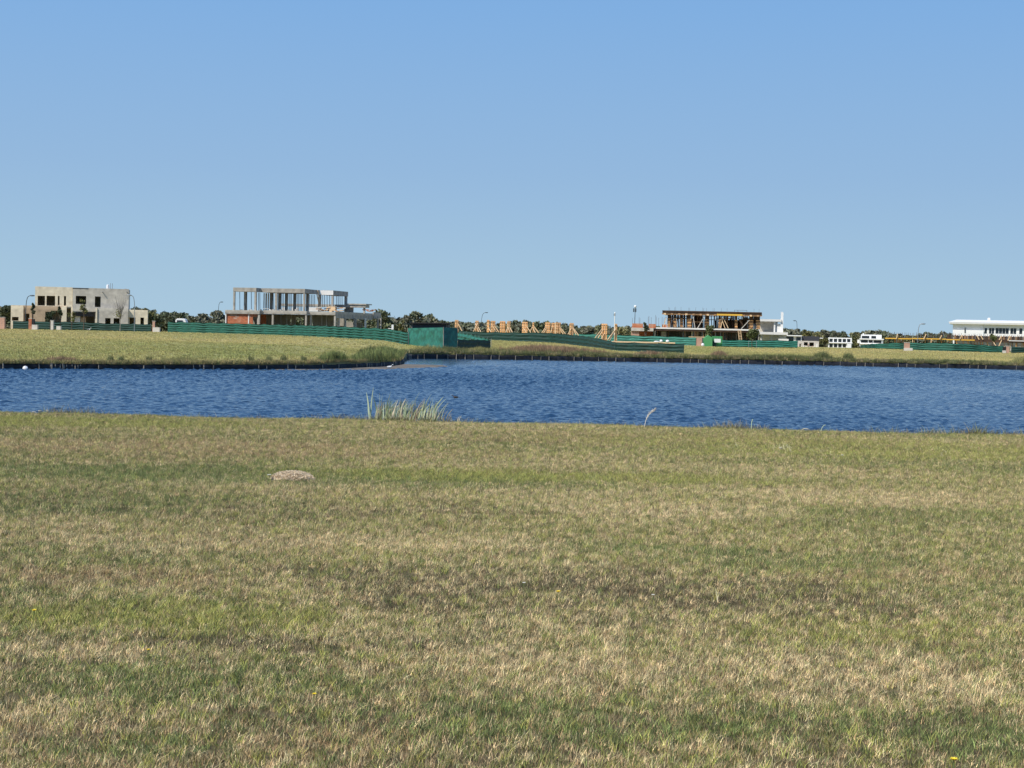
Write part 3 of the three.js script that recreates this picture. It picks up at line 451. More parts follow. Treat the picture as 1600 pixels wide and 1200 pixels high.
{ // 3: timber formwork storey on a cast slab
  const b = building('formwork_house', 'house under construction with a dark timber formwork storey on props', 'house', 1110, 545, 304, -.14);
  // brick wing left
  b.box('wall', M.brickLight, 986, 998.4, 516.6, 544, .4, .3); b.box('slab', M.paleBlock, 986, 1021, 512.2, 517.2, .8, 7); b.box('parapet', M.brick, 987.6, 1004.6, 505.4, 512.1, .6, .2); b.box('parapet', M.brick, 1013.6, 1016.6, 505.8, 512.4, .4, .4); b.box('parapet', M.brick, 1017, 1024.6, 506.2, 512.6, .3, .2); b.box('parapet', M.brick, 1034.4, 1041.6, 507, 513, -1.5, .2); b.box('parapet', M.brickLight, 1006, 1010, 507.4, 512.4, .5, .2);
  b.box('rear_wall', M.brick, 998.6, 1020, 517.4, 544, -5, .2);
  for (const X of [988, 991.4, 998.4, 999.8, 1012.6, 1013.8, 1017.4, 1024, 1025.4, 1029, 1034.4, 1037.4]) b.bar('starter_bar', M.rebar, X, 514, X + .25, rr(492, 497), -.5 - rr(0, 2), .045);
  // slabs
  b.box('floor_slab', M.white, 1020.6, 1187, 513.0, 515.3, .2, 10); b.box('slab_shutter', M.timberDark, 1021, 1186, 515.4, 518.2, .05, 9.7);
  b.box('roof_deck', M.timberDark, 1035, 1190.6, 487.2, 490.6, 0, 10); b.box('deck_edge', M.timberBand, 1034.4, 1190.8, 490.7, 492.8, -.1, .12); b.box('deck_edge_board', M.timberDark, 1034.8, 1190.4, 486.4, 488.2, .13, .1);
  for (let k = 0; k < 14; k++) b.box('joist_end', k % 3 ? M.timberBand : M.timberPale, 1037 + k * 11.2, 1040.6 + k * 11.2, 490.8 + (k * 11.2 - 76) * .022, 493.2 + (k * 11.2 - 76) * .022, .22, 9);
  b.box('yellow_beam', M.yellow, 1120, 1160, 490.6, 493.2, .4, .2);
  // column forms with clamps
  for (const [x0, x1] of [[1043, 1046.4], [1053, 1056.6], [1062.6, 1067], [1074.6, 1079.4], [1101.4, 1108], [1123, 1126], [1148.6, 1151.8], [1170.4, 1176.4], [1181.8, 1187.4]]) {
    const z = -rr(.6, 2.2), ro = (x0 - 1112) * .022; b.box('column_form', M.timberDark, x0, x1, 491 + ro, 513.4 + ro, z, .7);
    for (let k = 0; k < 6; k++) b.box('clamp', k % 2 ? M.timberBand : M.timber, x0 - .5, x1 + .5, 499 + k * 2.4 + ro, 500.3 + k * 2.4 + ro, z + .14, .9);
  }
  for (let k = 0; k < 16; k++) { const X = rr(1066, 1182), w = rr(2, 6), ro = (X - 1112) * .022; b.box('plywood_sheet', pick([M.timberDark, M.timberBand, M.brick]), X, X + w, rr(496, 503) + ro, 513.4 + ro, -rr(4, 9), .05); }
  for (let k = 0; k < 9; k++) { const X = rr(1042, 1150), ro = (X - 1112) * .022, Y = rr(494, 506); b.bar('ledger', pick([M.timberDark, M.timberBand]), X, Y + ro, X + rr(14, 34), Y + ro + rr(-.5, .8), -rr(1, 6), .13); }
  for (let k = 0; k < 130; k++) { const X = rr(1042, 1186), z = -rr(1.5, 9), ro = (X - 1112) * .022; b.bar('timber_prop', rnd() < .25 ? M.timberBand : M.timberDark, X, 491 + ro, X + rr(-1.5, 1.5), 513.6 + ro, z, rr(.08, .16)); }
  for (const [a, c, e, f, m] of [[1083, 495, 1086, 512.4, M.paleBlock], [1100, 495, 1090, 512.6, M.paleBlock], [1126.6, 496, 1133, 513, M.timberPale], [1129.8, 496, 1138, 513, M.timberPale], [1129.4, 497, 1126, 513, M.timberPale], [1171, 500, 1158.4, 513.6, M.paleBlock], [1048, 497, 1054, 506, M.timberDark], [1041, 495, 1036.6, 510, M.timberPale], [1153, 497, 1161, 508, M.timberDark]]) b.bar('brace', m, a, c, e, f, -.3, .13);
  b.box('rear_wall', M.timberDark, 1084, 1098, 492, 513, -9.4, .2); b.box('rear_wall', M.timberDark, 1126, 1168, 500, 514, -9.4, .2); b.box('rear_panel', M.paleBlock, 1160, 1169, 495.6, 500.4, -9.6, .1);
  for (const X of [1045, 1046.4, 1054, 1055.6, 1064, 1076, 1077.6, 1087, 1098, 1099.4, 1104, 1114, 1116, 1127, 1136, 1178, 1186]) b.bar('starter_bar', M.rebar, X, 489 + (X - 1112) * .022, X + .15, 481.4 + (X - 1112) * .022 + rr(-1, 1), -rr(1, 5), .035);
  for (const [a, c, e, f] of [[1147.4, 489, 1147.6, 484.4], [1167, 489.4, 1167, 484.8], [1147.4, 484.6, 1167.4, 485], [1153, 489, 1153, 484.6]]) b.bar('guard_rail', M.rebar, a, c, e, f, -3, .06);
  // ground floor: dark, full of props
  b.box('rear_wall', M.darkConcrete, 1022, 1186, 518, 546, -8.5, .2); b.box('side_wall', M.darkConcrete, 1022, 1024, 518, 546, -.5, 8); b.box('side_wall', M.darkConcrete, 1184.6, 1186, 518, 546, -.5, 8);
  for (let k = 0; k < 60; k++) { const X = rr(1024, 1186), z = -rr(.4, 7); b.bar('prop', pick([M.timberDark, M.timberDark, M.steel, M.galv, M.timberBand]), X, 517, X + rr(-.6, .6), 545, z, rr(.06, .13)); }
  for (const [x0, x1, m] of [[1033, 1042, M.paleBlock], [1080, 1082, M.white], [1084, 1088.4, M.brickLight], [1089, 1091, M.paleBlock]]) b.box('block_pile', m, x0, x1, 518, 545, -3, .4);
  for (const dx of [0, 4.2]) b.bar('ladder_rail', M.timberPale, 1153 + dx, 515, 1155.4 + dx, 536, .5, .09); for (let k = 0; k < 8; k++) b.bar('ladder_rung', M.timberPale, 1153 + k * .28, 516.4 + k * 2.4, 1157.2 + k * .28, 516.5 + k * 2.4, .5, .08);
  b.bar('site_rail', M.timberPale, 1076, 526.4, 1104, 526.8, 1.5, .12);
}
{ // 4: concrete house with a white chimney just right of it
  const b = building('chimney_house', 'pale concrete house with a tall white chimney and dark shaded wall', 'house', 1208, 546, 318, -.17);
  b.box('roof_slab', M.white, 1184, 1221, 498.8, 502.2, 1.6, 10); b.box('wall', M.grey, 1184, 1209, 502.3, 519.4, -1.3, .3); b.box('pier', M.white, 1209, 1211.4, 503.2, 519.6, 1.1, .4); b.box('recess_wall', M.white, 1211, 1215, 503, 519.6, -5, .2);  // wall under the roof is greyer than its neighbours, shade deepened in the colour
  b.box('wall', M.white, 1214, 1220.2, 506, 520, .9, .3); b.box('chimney', M.whitePaint, 1219.8, 1223.8, 488.4, 520, 1.2, 1.0); b.box('chimney_cap', M.whitePaint, 1219.9, 1223.5, 487.4, 488.1, 1.1, .8);
  b.box('terrace_slab', M.white, 1186, 1231, 518.8, 522.8, 2.2, 11); b.box('rear_wall', M.white, 1188, 1218, 522.9, 548, -3, .2); b.box('wall', M.white, 1217.6, 1228, 522.9, 548, .2, .3); for (const X of [1189, 1204.4]) b.box('column', M.white, X, X + 2, 522.9, 548, .8, .3); b.box('low_wall', M.white, 1216, 1232, 529.4, 548, 2, .2);
  b.box('side_wall', M.white, 1184.4, 1187, 502.4, 519, -1.3, 8);
}
{ // 5: long low deck on props with yellow edge beams
  const b = building('propped_deck', 'long low slab deck with yellow edge beams and a thicket of props', 'building site', 1490, 551, 298, -.24);
  b.box('deck', M.timberDark, 1386, 1650, 529.8, 531.4, -.3, 12); b.box('yellow_beam', M.yellow, 1383, 1424, 528.2, 529.8, 0, .25); b.box('yellow_beam', M.yellow, 1424.3, 1478, 528.6, 530.1, 0, .25); b.box('yellow_beam', M.yellow, 1478.4, 1523, 530.2, 531.8, .1, .25); b.box('timber_beam', M.timberDark, 1523.3, 1650, 532.6, 535.6, .1, .3); b.box('white_beam', M.white, 1576, 1604, 532, 533.2, .5, .2);
  for (let k = 0; k < 78; k++) { const X = 1388 + k * 3.1 + rr(-.7, .7), ro = (X - 1490) * .0229; b.bar('starter_bar', k % 4 ? M.rebar : M.galv, X, 531 + ro, X + rr(-.2, .2), 521 + rr(-.8, 1) + ro, -rr(.2, 4), .07); }
  for (let k = 0; k < 70; k++) { const X = rr(1386, 1640), ro = (X - 1490) * .0229, l = rr(-3, 3); b.bar('timber_prop', pick([M.timber, M.timberPale, M.timberPale, M.timberBand, M.timberDark]), X, 531 + ro, X + l, 546 + ro, -rr(-.2, 4), rr(.09, .17)); }
  for (const [a, c, e, f] of [[1400, 530, 1402.6, 521.6], [1443, 530, 1447, 522], [1468, 530, 1471.4, 524], [1499.6, 529.6, 1503, 523.4], [1529.8, 530.6, 1526.4, 524.4], [1536, 530.6, 1532.4, 524.6], [1561, 531, 1565, 524.6], [1574.6, 532, 1578, 525.4], [1545, 539, 1541.6, 546], [1565, 531.5, 1560, 542], [1550, 532, 1556, 540]]) b.bar('brace', M.timberPale, a, c, e, f, .25, .16);
  for (let k = 0; k < 44; k++) { const X = 1480 + k * 3.8; b.box('form_board', pick([M.timberDark, M.timberBand, M.timberDark]), X, X + rr(1.6, 3.4), 525 + (X - 1564) * .0229 + rr(-.4, .6), 533 + (X - 1564) * .0229, -7.5 - rr(0, .6), .06); }
}
{ // white house
  const b = building('white_house', 'white modern house with a wide flat roof at the right edge', 'house', 1540, 548, 330, -.30), W = M.whitePaint;
  { // roof: a shallow tapering plate
    const z1 = 1.45, [a, c, lo, hi] = b.ext(1482, 1665, 504.4, 507.4, z1), t = b.p(1573, 500.8, -2).y, pos = [[a, hi, z1], [c, hi, z1], [c, hi, -11], [a, hi, -11], [a + 1.6, t, z1 - 3.4], [c - 1, t, z1 - 3.4], [c - 1, t, -9], [a + 1.6, t, -9], [a + .2, lo, z1 - .1], [c, lo, z1 - .1], [c, lo, -11], [a + .2, lo, -11]];
    const q = [[0, 1, 5, 4], [1, 2, 6, 5], [2, 3, 7, 6], [3, 0, 4, 7], [4, 5, 6, 7], [8, 9, 1, 0], [11, 8, 0, 3], [9, 10, 2, 1], [10, 11, 3, 2], [11, 10, 9, 8]], idx = q.flatMap(([i, j, k, l]) => [i, j, k, i, k, l]);
    let g = new THREE.BufferGeometry(); g.setAttribute('position', new THREE.Float32BufferAttribute(pos.flat(), 3)); g.setIndex(idx); g = g.toNonIndexed(); g.computeVertexNormals(); boxUV(g, .25); part(b.root, 'roof', g, M.whitePaint);
  }
  b.box('chimney', W, 1543, 1547.2, 496.6, 502, -3, .7);
  b.box('upper_wall', W, 1488.8, 1536.8, 506.4, 515.4, .25, .5); b.box('lower_wall', W, 1488.6, 1536.8, 515.5, 524.8, .75, 1.2); b.box('vent', M.poleDark, 1507, 1509, 512, 520, .85, .1);
  const wins = [[1538.2, 1542.4], [1545.2, 1553.6], [1555.4, 1576.4], [1578.6, 1588.2], [1592.6, 1597.6], [1606, 1616], [1622, 1640]];
  b.wall('front_wall', W, 1536.9, 1660, 507, 526.6, wins.map(([x0, x1]) => [x0, x1, 512.8 + (x0 - 1570) * .012, 521.8 + (x0 - 1570) * .012]), .4, .3);
  for (const [x0, x1] of wins) { const w = b.box('window', M.glass, x0, x1, 512.8, 522, .2, .04); const n = Math.max(1, Math.round((x1 - x0) / 5)); for (let k = 0; k <= n; k++) { const [a, c, lo, hi] = b.ext(lerp(x0, x1, k / n) - .25, lerp(x0, x1, k / n) + .25, 512.8, 522, .3); part(w, 'frame', box(a, c, lo, hi, .22, .28), W); } }
  { const [a, c, lo, hi] = b.ext(1489, 1660, 507, 548, 0); part(b.root, 'back_wall', box(a, c, lo, hi, -9.2, -9), W); part(b.root, 'side_wall', box(a, a + .3, lo, hi, -9, -.5), W); part(b.root, 'ground_floor_wall', box(a, c, lo, lo + 2.6, -8.9, -1.2), M.darkConcrete); }
}
// far houses
{
  const b = building('glazed_white_house', 'small far white house with two rows of large square windows', 'house', 1312, 544, 880, -.2);
  b.wall('front_wall', M.whitePaint, 1294, 1330.8, 527.6, 544, [0, 1, 2, 3, 4].flatMap(k => [[1296 + k * 6.9, 1301.2 + k * 6.9, 529.2 + k * .1, 534.4 + k * .1], ...(k < 4 ? [[1296 + k * 6.9, 1301.2 + k * 6.9, 536.8 + k * .1, 542.6 + k * .1]] : [])]), 0, .5);
  for (let k = 0; k < 5; k++) for (const [y0, y1] of [[529, 534.6], [536.6, 542.8]]) if (k < 4 || y0 < 530) { const w = b.box('window', M.glass, 1295.9 + k * 6.9, 1301.3 + k * 6.9, y0 + k * .1, y1 + k * .1, -.35, .08); void w; }
  b.shell(M.whitePaint, 1294, 1330.8, 527.6, 544, -.3, 9); b.box('balcony_slab', M.whitePaint, 1291.6, 1332, 534.9, 536.2, 1, 1.2); b.box('porch_wall', M.whitePaint, 1323.6, 1330, 537, 544, 1.2, .4);
}
{
  const b = building('terraced_white_house', 'far white house with stepped terraces left of the yellow deck', 'house', 1362, 542, 620, -.2);
  b.wall('front_wall', M.whitePaint, 1343.6, 1380, 530, 541.6, [[1345.4, 1356, 531, 535.6], [1357.6, 1363.6, 531.4, 535.8], [1365, 1377, 531.6, 536]], 0, .4); b.shell(M.whitePaint, 1343.6, 1380, 530, 541.6, -.2, 7);
  b.box('window', M.glass, 1345.2, 1377.4, 530.8, 536.2, -.3, .06); b.wall('upper_wall', M.whitePaint, 1345.6, 1377.6, 522.8, 529.9, [[1346.6, 1358.4, 524.8, 528.8], [1361.4, 1369, 525, 529]], -1.2, .4); b.box('window', M.glass, 1346.4, 1369.2, 524.6, 529.2, -1.5, .06); b.shell(M.whitePaint, 1345.6, 1377.6, 522.8, 529.9, -1.4, 6); b.box('terrace_slab', M.whitePaint, 1343, 1381, 529, 530.6, .9, 2); b.box('balcony_slab', M.whitePaint, 1343, 1380, 536.8, 537.8, .9, 1.1); b.box('chimney', M.whitePaint, 1348, 1350, 520.8, 523, -3, .5); b.box('wall', M.whitePaint, 1339.6, 1343, 530.6, 536, -1, 2);
}
{
  const b = building('low_grey_house', 'far low house with a dark flat roof right of the chimney house', 'house', 1256, 545, 420, -.18);
  b.box('roof_slab', M.whitePaint, 1229, 1253, 523.8, 525.2, .6, 6); b.box('roof_slab', M.membrane, 1252, 1280, 525.4, 532.4, -1, 6); b.box('wall', M.white, 1240, 1253, 525.4, 533.4, -.2, .3); b.box('window', M.glass, 1231, 1240, 525.6, 533, -.4, .2); b.box('window', M.glass, 1244, 1251, 526.6, 532, -.1, .05);
  b.wall('front_wall', M.paleBlock, 1244, 1279.4, 532.6, 546, [[1256, 1262, 534.6, 540], [1264.6, 1271.6, 535, 541], [1249, 1253, 537, 544]], .2, .3); b.shell(M.paleBlock, 1244, 1279.4, 532.6, 546, 0, 6); b.box('canopy', M.white, 1280, 1286, 527.6, 529, -2, 2);
  for (let k = 0; k < 16; k++) { const X = rr(1244, 1278); b.box('block_pile', pick([M.white, M.paleBlock, M.brickLight, M.concrete]), X, X + rr(1, 3), rr(537, 542), 545.6, 1.5 + rr(0, 2), .5); }
}
// ---------------------------------------------------------------- column forms of orange timber
{
  const forms = [ // px0, px1, top, foot, depth, braces [from x, y, to x, y], what sets it apart
    [711, 716, 500, 519, 276, [[716, 506, 722.6, 518.6]], 'orange timber column form just above the right edge of the shed'],
    [743, 747.4, 501, 519.4, 276, [[747, 505, 739.6, 518.6], [744.6, 511, 748.4, 518.8], [747, 511, 751.6, 518.8]], 'slim timber column form left of the bent street lamp base'],
    [761, 764, 500, 519.6, 276, [[763, 511.6, 767.2, 519]], 'thin pale timber column form with one short brace'],
    [767.6, 773.6, 501.4, 519.6, 278, [[768.8, 509, 776, 519.2], [773, 509.6, 779.6, 519.2]], 'timber column form with two braces leaning right beside the widest panel'],
    [781.4, 789, 501.8, 519.8, 278, [], 'broad bright timber form panel without any brace'],
    [793, 797.2, 502, 520, 277, [[793.4, 511.6, 790, 519.4], [794, 511, 797, 519.4], [797.2, 512, 800.8, 519.6]], 'timber column form with three short braces right of the broad panel'],
    [816, 823.6, 503, 520.4, 277, [[823, 510, 829.4, 519.8], [818, 513, 822.6, 519.8]], 'boxy timber column form with two right braces left of the thin post'],
    [832, 834, 503.8, 520.6, 277, [[834, 510, 841.6, 520], [832.6, 512, 836.6, 520], [831.4, 511, 827.6, 519]], 'thin timber post form with braces spreading both ways'],
    [852, 859.2, 503.8, 521, 276, [[852.6, 511.6, 846.6, 520.4], [853, 514, 849.6, 520.4]], 'timber column form with braces leaning left'],
    [862, 868, 504.6, 521.4, 278, [[863, 511, 860, 520.8]], 'half hidden timber column form left of the tallest pair'],
    [869, 876, 503.8, 522.4, 275, [[875.4, 512, 883.6, 522], [874, 513, 880, 522]], 'tall timber column form with two braces leaning right'],
    [891, 896, 504.8, 523.4, 274, [[893, 512.6, 887.6, 522.6], [895, 512.6, 900, 523.2], [896, 513, 904, 523.8]], 'timber column form standing alone with a tripod of braces'],
    [940, 948, 505.8, 533, 252, [[940.6, 514.6, 930, 528.4], [942.6, 515.6, 934, 529.4], [944, 521, 938.6, 531]], 'largest timber column form with braces leaning left'],
    [961, 963.8, 506, 535, 250, [[962.4, 514, 949.4, 531.4], [961, 516, 952.6, 532]], 'rightmost slender timber column form above the fence corner'],
  ];
  for (const [x0, x1, yt, yb, d, br, label] of forms) {
    const b = building('column_formwork', label, 'formwork', (x0 + x1) / 2, yb, d, rr(-.25, .35)); b.root.userData.group = 'timber column forms in a row';
    const [a, c, lo, hi] = b.ext(x0, x1, yt, yb, 0), w = c - a, th = Math.min(.45, w * .8);
    part(b.root, 'form_panel', box(a, c, lo, hi, -.03, 0), M.timber); part(b.root, 'form_panel', box(a, c, lo, hi, -th - .03, -th), M.timber); part(b.root, 'side_board', box(a - .03, a - .001, lo, hi + .03, -th, 0), M.timberPale); part(b.root, 'side_board', box(c + .001, c + .03, lo, hi, -th, 0), M.timber);
    const nb = 4; for (let k = 0; k < nb; k++) { const y = lerp(lo + .4, hi - .25, k / (nb - 1)); part(b.root, 'clamp', box(a - .09, c + .09, y - .04, y + .04, .002, .07), k % 2 ? M.timberBand : M.timberPale); }
    if (w > .45) for (const u of [.28, .72]) part(b.root, 'batten', box(a + w * u - .035, a + w * u + .035, lo, hi - .05, .072, .12), M.timberPale);
    for (const [p, q, r, s] of br) part(b.root, 'brace', beam(b.p(p, q, .1), b.p(r, s, .35 + rr(0, .5)), .17, .1), M.timberPale);
  }
}
{ // foundation slab and white pipes by the rightmost form
  const o = at(1004, 537, 236), s = thing('foundation_slab', 'pale concrete slab lying behind the front corner of the dark fence', 'slab', o), h = at(1004, 534.2, 236).y - o.y; part(s, 'slab', box(-4.6, 5, -.9, h, -6, 0), M.paleBlock); part(s, 'edge_board', box(-4.6, 5, h - .16, h + .04, .002, .05), M.timberPale);
  for (const [X, Y, w, hh, lab] of [[1026, 534.2, .9, .18, 'white sack lying flat on the pale slab, leftmost'], [1033, 533.4, .5, .35, 'white upright sack on the pale slab, middle one'], [1043, 533.6, .55, .35, 'white upright sack on the pale slab, rightmost']]) { const p = at(X, 534.8, 232), g = new THREE.SphereGeometry(.5, 12, 8); g.scale(w, hh * 1.4, .5); g.translate(0, hh * .5, 0); const m = part(scene, numbered('cement_sack'), g, M.whitePlastic); m.position.copy(p); m.position.y = o.y + h; info(m, lab, 'sack', 'white sacks on the slab'); }
}
// ---------------------------------------------------------------- trees
// a crown of small leaf clumps: clusters of facets spread through several uneven lobes
function crownGeo(w, h, lobes, per, leaf, { squash = .8, seedK = 1 } = {}) {
  const pos = [], nor = [], col = [];
  const L = []; for (let i = 0; i < lobes; i++) { const a = rnd() * 6.283, r = Math.sqrt(rnd()) * .62, t = rnd(); L.push([Math.cos(a) * r * w * .5, h * (.28 + .58 * t), Math.sin(a) * r * w * .5, w * rr(.16, .30) * (1.15 - .5 * t), rr(.75, 1.2)]); }
  for (const [cx, cy, cz, R, tone] of L) for (let i = 0; i < per; i++) {
    const u = rr(-1, 1), a = rnd() * 6.283, q = Math.sqrt(1 - u * u), rad = R * Math.cbrt(rr(.25, 1.15)), n = V(q * Math.cos(a), u, q * Math.sin(a)), c = V(cx, cy, cz).addScaledVector(n, rad); c.y = cy + (c.y - cy) * squash;
    const s = leaf * rr(.6, 1.4), e1 = V(rr(-1, 1), rr(-1, 1), rr(-1, 1)).normalize(), e2 = e1.clone().cross(V(rr(-1, 1), rr(-1, 1), rr(-1, 1))).normalize(), k = tone * rr(.7, 1.3), kr = k * rr(.9, 1.15);
    for (const [x, y] of [[-1, -.5], [.2, -.8], [1, .1], [-1, -.5], [1, .1], [-.2, .9]]) { pos.push(c.x + (e1.x * x + e2.x * y) * s, c.y + (e1.y * x + e2.y * y) * s, c.z + (e1.z * x + e2.z * y) * s); col.push(kr, k, k); }
  }
  const g = new THREE.BufferGeometry(); g.setAttribute('position', new THREE.Float32BufferAttribute(pos, 3)); g.setAttribute('color', new THREE.Float32BufferAttribute(col, 3)); g.computeVertexNormals(); return g;
}
function trunkGeo(h, r, w, limbs) { const a = [rod(V(0, -.4, 0), V(.06 * h * rr(-1, 1), h * .55, 0), r, r * .6, 7)]; for (let i = 0; i < limbs; i++) { const t = rr(.3, .55), an = rnd() * 6.283, R = w * rr(.2, .38); a.push(rod(V(0, h * t, 0), V(Math.cos(an) * R, h * rr(.62, .85), Math.sin(an) * R), r * .45, r * .15, 5)); } return merged(a); }
const leafOf = (r, g, b) => leafMat({ color: new THREE.Color().setRGB(r, g, b), roughness: .8 });
const leaves = { far: leafOf(.125, .145, .078), farOlive: leafOf(.18, .18, .08), farGrey: leafOf(.15, .16, .105), young: leafOf(.10, .12, .04), olive: leafOf(.14, .14, .045), dark: leafOf(.05, .068, .03), dry: leafOf(.20, .165, .10) };
{
  const shape = []; for (let i = 0; i < 9; i++) { const w = rr(.85, 1.35), tall = rr(.8, 1.1); shape.push([crownGeo(w, tall, 12 + (i % 5), 52, .055, {}), trunkGeo(1, .03, w, 4)]); }
  const sky = [[-200, 480], [-40, 478], [0, 476], [12, 475], [40, 484], [60, 486], [200, 480], [206, 477], [222, 478], [238, 480], [250, 486], [262, 484], [272, 486], [285, 480], [300, 487], [321, 481.5], [334, 482], [348, 487], [420, 488], [520, 486], [575, 485], [589, 483.5], [601, 480], [611, 488], [632, 484], [646, 482.4], [660, 483.6], [668, 484.6], [677, 494], [700, 496], [719, 497], [740, 499], [775, 497.4], [803, 497], [844, 495], [874, 499], [901, 503], [937, 504], [970, 504.6], [1000, 507], [1100, 509], [1225, 511], [1245, 510], [1257, 512], [1295, 514], [1326, 516.5], [1344, 515.5], [1370, 512], [1384, 511.6], [1390, 519.5], [1408, 515], [1420, 520.5], [1444, 516.6], [1458, 519], [1474, 513], [1486, 518], [1600, 520], [1800, 524]];
  const top = px => { let k = 0; while (k < sky.length - 2 && px > sky[k + 1][0]) k++; return lerp(sky[k][1], sky[k + 1][1], clamp((px - sky[k][0]) / (sky[k + 1][0] - sky[k][0]))); };
  const kinds = ['far', 'far', 'farGrey', 'far', 'farOlive', 'farGrey'], seen = [];
  // 1st rank: skyline trees; they stand 640 to 1050 m away
  for (let px = -60; px < 1660;) {
    const near = px < 700, d = near ? rr(640, 760) : rr(960, 1080), ty = top(px) + rr(0, 2.6) * (rnd() < .3 ? 1.4 : .5), p = standing(px, d), h = at(px, ty, d).y - p.y, w = h * rr(.75, 1.1);
    seen.push([px, d, p, h, w]); px += w * pxPerM(d) * rr(.26, .40);
  }
  for (const [px, d, p, h, w] of seen) {
    const [cg, tg] = pick(shape), k = pick(kinds), t = thing('woodland_tree', `${{ far: 'dark green', farOlive: 'olive', farGrey: 'grey green' }[k]} tree of the skyline wood ${px < 56 ? 'left of the plastered house' : px < 215 ? 'behind the plastered house' : px < 352 ? 'between plastered and frame houses' : px < 590 ? 'behind the concrete frame house' : px < 700 ? 'above the netting shed' : px < 805 ? 'behind the left timber forms' : px < 900 ? 'behind the right timber forms' : px < 985 ? 'behind the lone tall forms' : px < 1225 ? 'behind the formwork house' : px < 1345 ? 'above the far white houses' : px < 1484 ? 'left of the white roof' : 'behind the white house'}`, 'tree', p, rnd() * 6.28, px < 700 ? 'trees of the left wood' : 'trees of the right wood');
    t.scale.set(w, h, w); part(t, 'trunk', tg, M.bark); part(t, 'crown', cg, leaves[k]);
  }
  { // the wood behind and below them as one mass
    const coarse = []; for (let i = 0; i < 5; i++) coarse.push(crownGeo(rr(.9, 1.3), rr(.85, 1.05), 11, 24, .085, {})); const g = [], n = 600; for (let i = 0; i < n; i++) { const px = rr(-120, 1720), near = px < 690, d = near ? rr(660, 860) : rr(980, 1180), p = standing(px, d), h = Math.max(2, (at(px, top(px), d).y - p.y) * rr(.6, .97)), w = h * rr(.9, 1.5), c = coarse[i % 5].clone(); c.scale(w, h * 1.05, w); c.rotateY(rnd() * 6.28); c.translate(p.x, p.y - h * .22, p.z); g.push(c); }
    const m = new THREE.Mesh(mergeGeometries(g), leaves.farGrey); m.name = 'wood_undergrowth'; m.castShadow = m.receiveShadow = true; info(m, 'dense dark undergrowth filling the wood on the skyline', 'undergrowth', null, 'stuff'); scene.add(m);
  }
}
function tree(name, label, px, footPy, topPy, d, wpx, mat, { lobes = 7, per = 40, leaf = .16, bare = .3, group, stake = false } = {}) {
  const p = standing(px, d); if (footPy) p.y = Math.min(p.y, at(px, footPy, d).y);
  const h = at(px, topPy, d).y - p.y, w = wpx / pxPerM(d), t = thing(name, label, 'tree', p, 0, group), c = crownGeo(w, h * (1 - bare) * 1.1, lobes, per, leaf, { squash: 1 }); c.translate(0, h * bare - h * .1, 0);
  part(t, 'trunk', trunkGeo(h * .95, .05 + h * .008, w, 5), M.bark); part(t, 'crown', c, mat); if (stake) for (const x of [-.7, .7]) { part(t, 'stake', rod(V(x, -.3, .1), V(x, 1.5, .1), .04), M.galv); } if (stake) part(t, 'stake_rail', rod(V(-.7, 1.4, .1), V(.7, 1.4, .1), .035), M.galv);
  return t;
}
tree('shrub_tree', 'dark bushy tree at the far left edge above the brick pier', 8, 514, 473, 270, 26, leaves.dark, { lobes: 12, per: 60, leaf: .2, bare: .25 });
tree('street_tree', 'slender dark tree beside the leftmost brick pillar', 49, 516, 468, 250, 9, leaves.dark, { lobes: 8, per: 34, leaf: .14, bare: .42 });
tree('street_tree', 'dark rounded tree hiding the opening of the tan wall', 77, 516, 482, 250, 17, leaves.dark, { lobes: 9, per: 60, leaf: .17, bare: .36 });
tree('street_tree', 'thin dark tree before the slit windows of the cream wall', 93, 516, 475, 251, 12, leaves.dark, { lobes: 7, per: 34, leaf: .14, bare: .4 });
tree('street_tree', 'light green sapling before the upper window of the grey wall', 129, 518, 462, 250, 15, leaves.olive, { lobes: 7, per: 34, leaf: .14, bare: .5 });
tree('street_tree', 'sparse sapling at the corner of cream and grey walls', 110, 517, 484, 251, 15, leaves.olive, { lobes: 5, per: 24, leaf: .13, bare: .45 });
tree('leafing_tree', 'broad olive green tree right of the plastered house', 229, 519, 477.5, 275, 22, leaves.olive, { lobes: 11, per: 60, leaf: .2, bare: .25 });
tree('street_tree', 'olive tree in front of the timber formwork columns, left one', 1105, 543, 505, 286, 19, leaves.young, { lobes: 10, per: 50, leaf: .18, bare: .42 });
tree('street_tree', 'staked olive tree in front of the formwork house, right one', 1174, 545, 512, 276, 21, leaves.young, { lobes: 10, per: 50, leaf: .18, bare: .42, stake: true });
tree('street_tree', 'small windblown tree above the red brick parapet', 1007, 541, 499.5, 292, 12, leaves.dark, { lobes: 6, per: 30, leaf: .16, bare: .55 });
tree('street_tree', 'small tree in front of the white house windows', 1550, 551, 518, 280, 12, leaves.young, { lobes: 7, per: 40, leaf: .16, bare: .45 });
tree('garden_tree', 'yellowish garden tree left of the glazed white house', 1287, 545, 526, 560, 12, leaves.olive, { lobes: 7, per: 40, leaf: .3, bare: .1 });
tree('garden_tree', 'bushy garden tree right of the glazed white house', 1335, 545, 524, 640, 9, leaves.olive, { lobes: 7, per: 40, leaf: .3, bare: .1 });
tree('garden_tree', 'round light olive tree rising behind the low grey house', 1258, 540, 514, 560, 18, leaves.olive, { lobes: 9, per: 50, leaf: .34, bare: .2 });
tree('garden_tree', 'small yellow green tree left of the netting shed roof', 625, 530, 494, 330, 11, leaves.olive, { lobes: 7, per: 40, leaf: .2, bare: .25 });
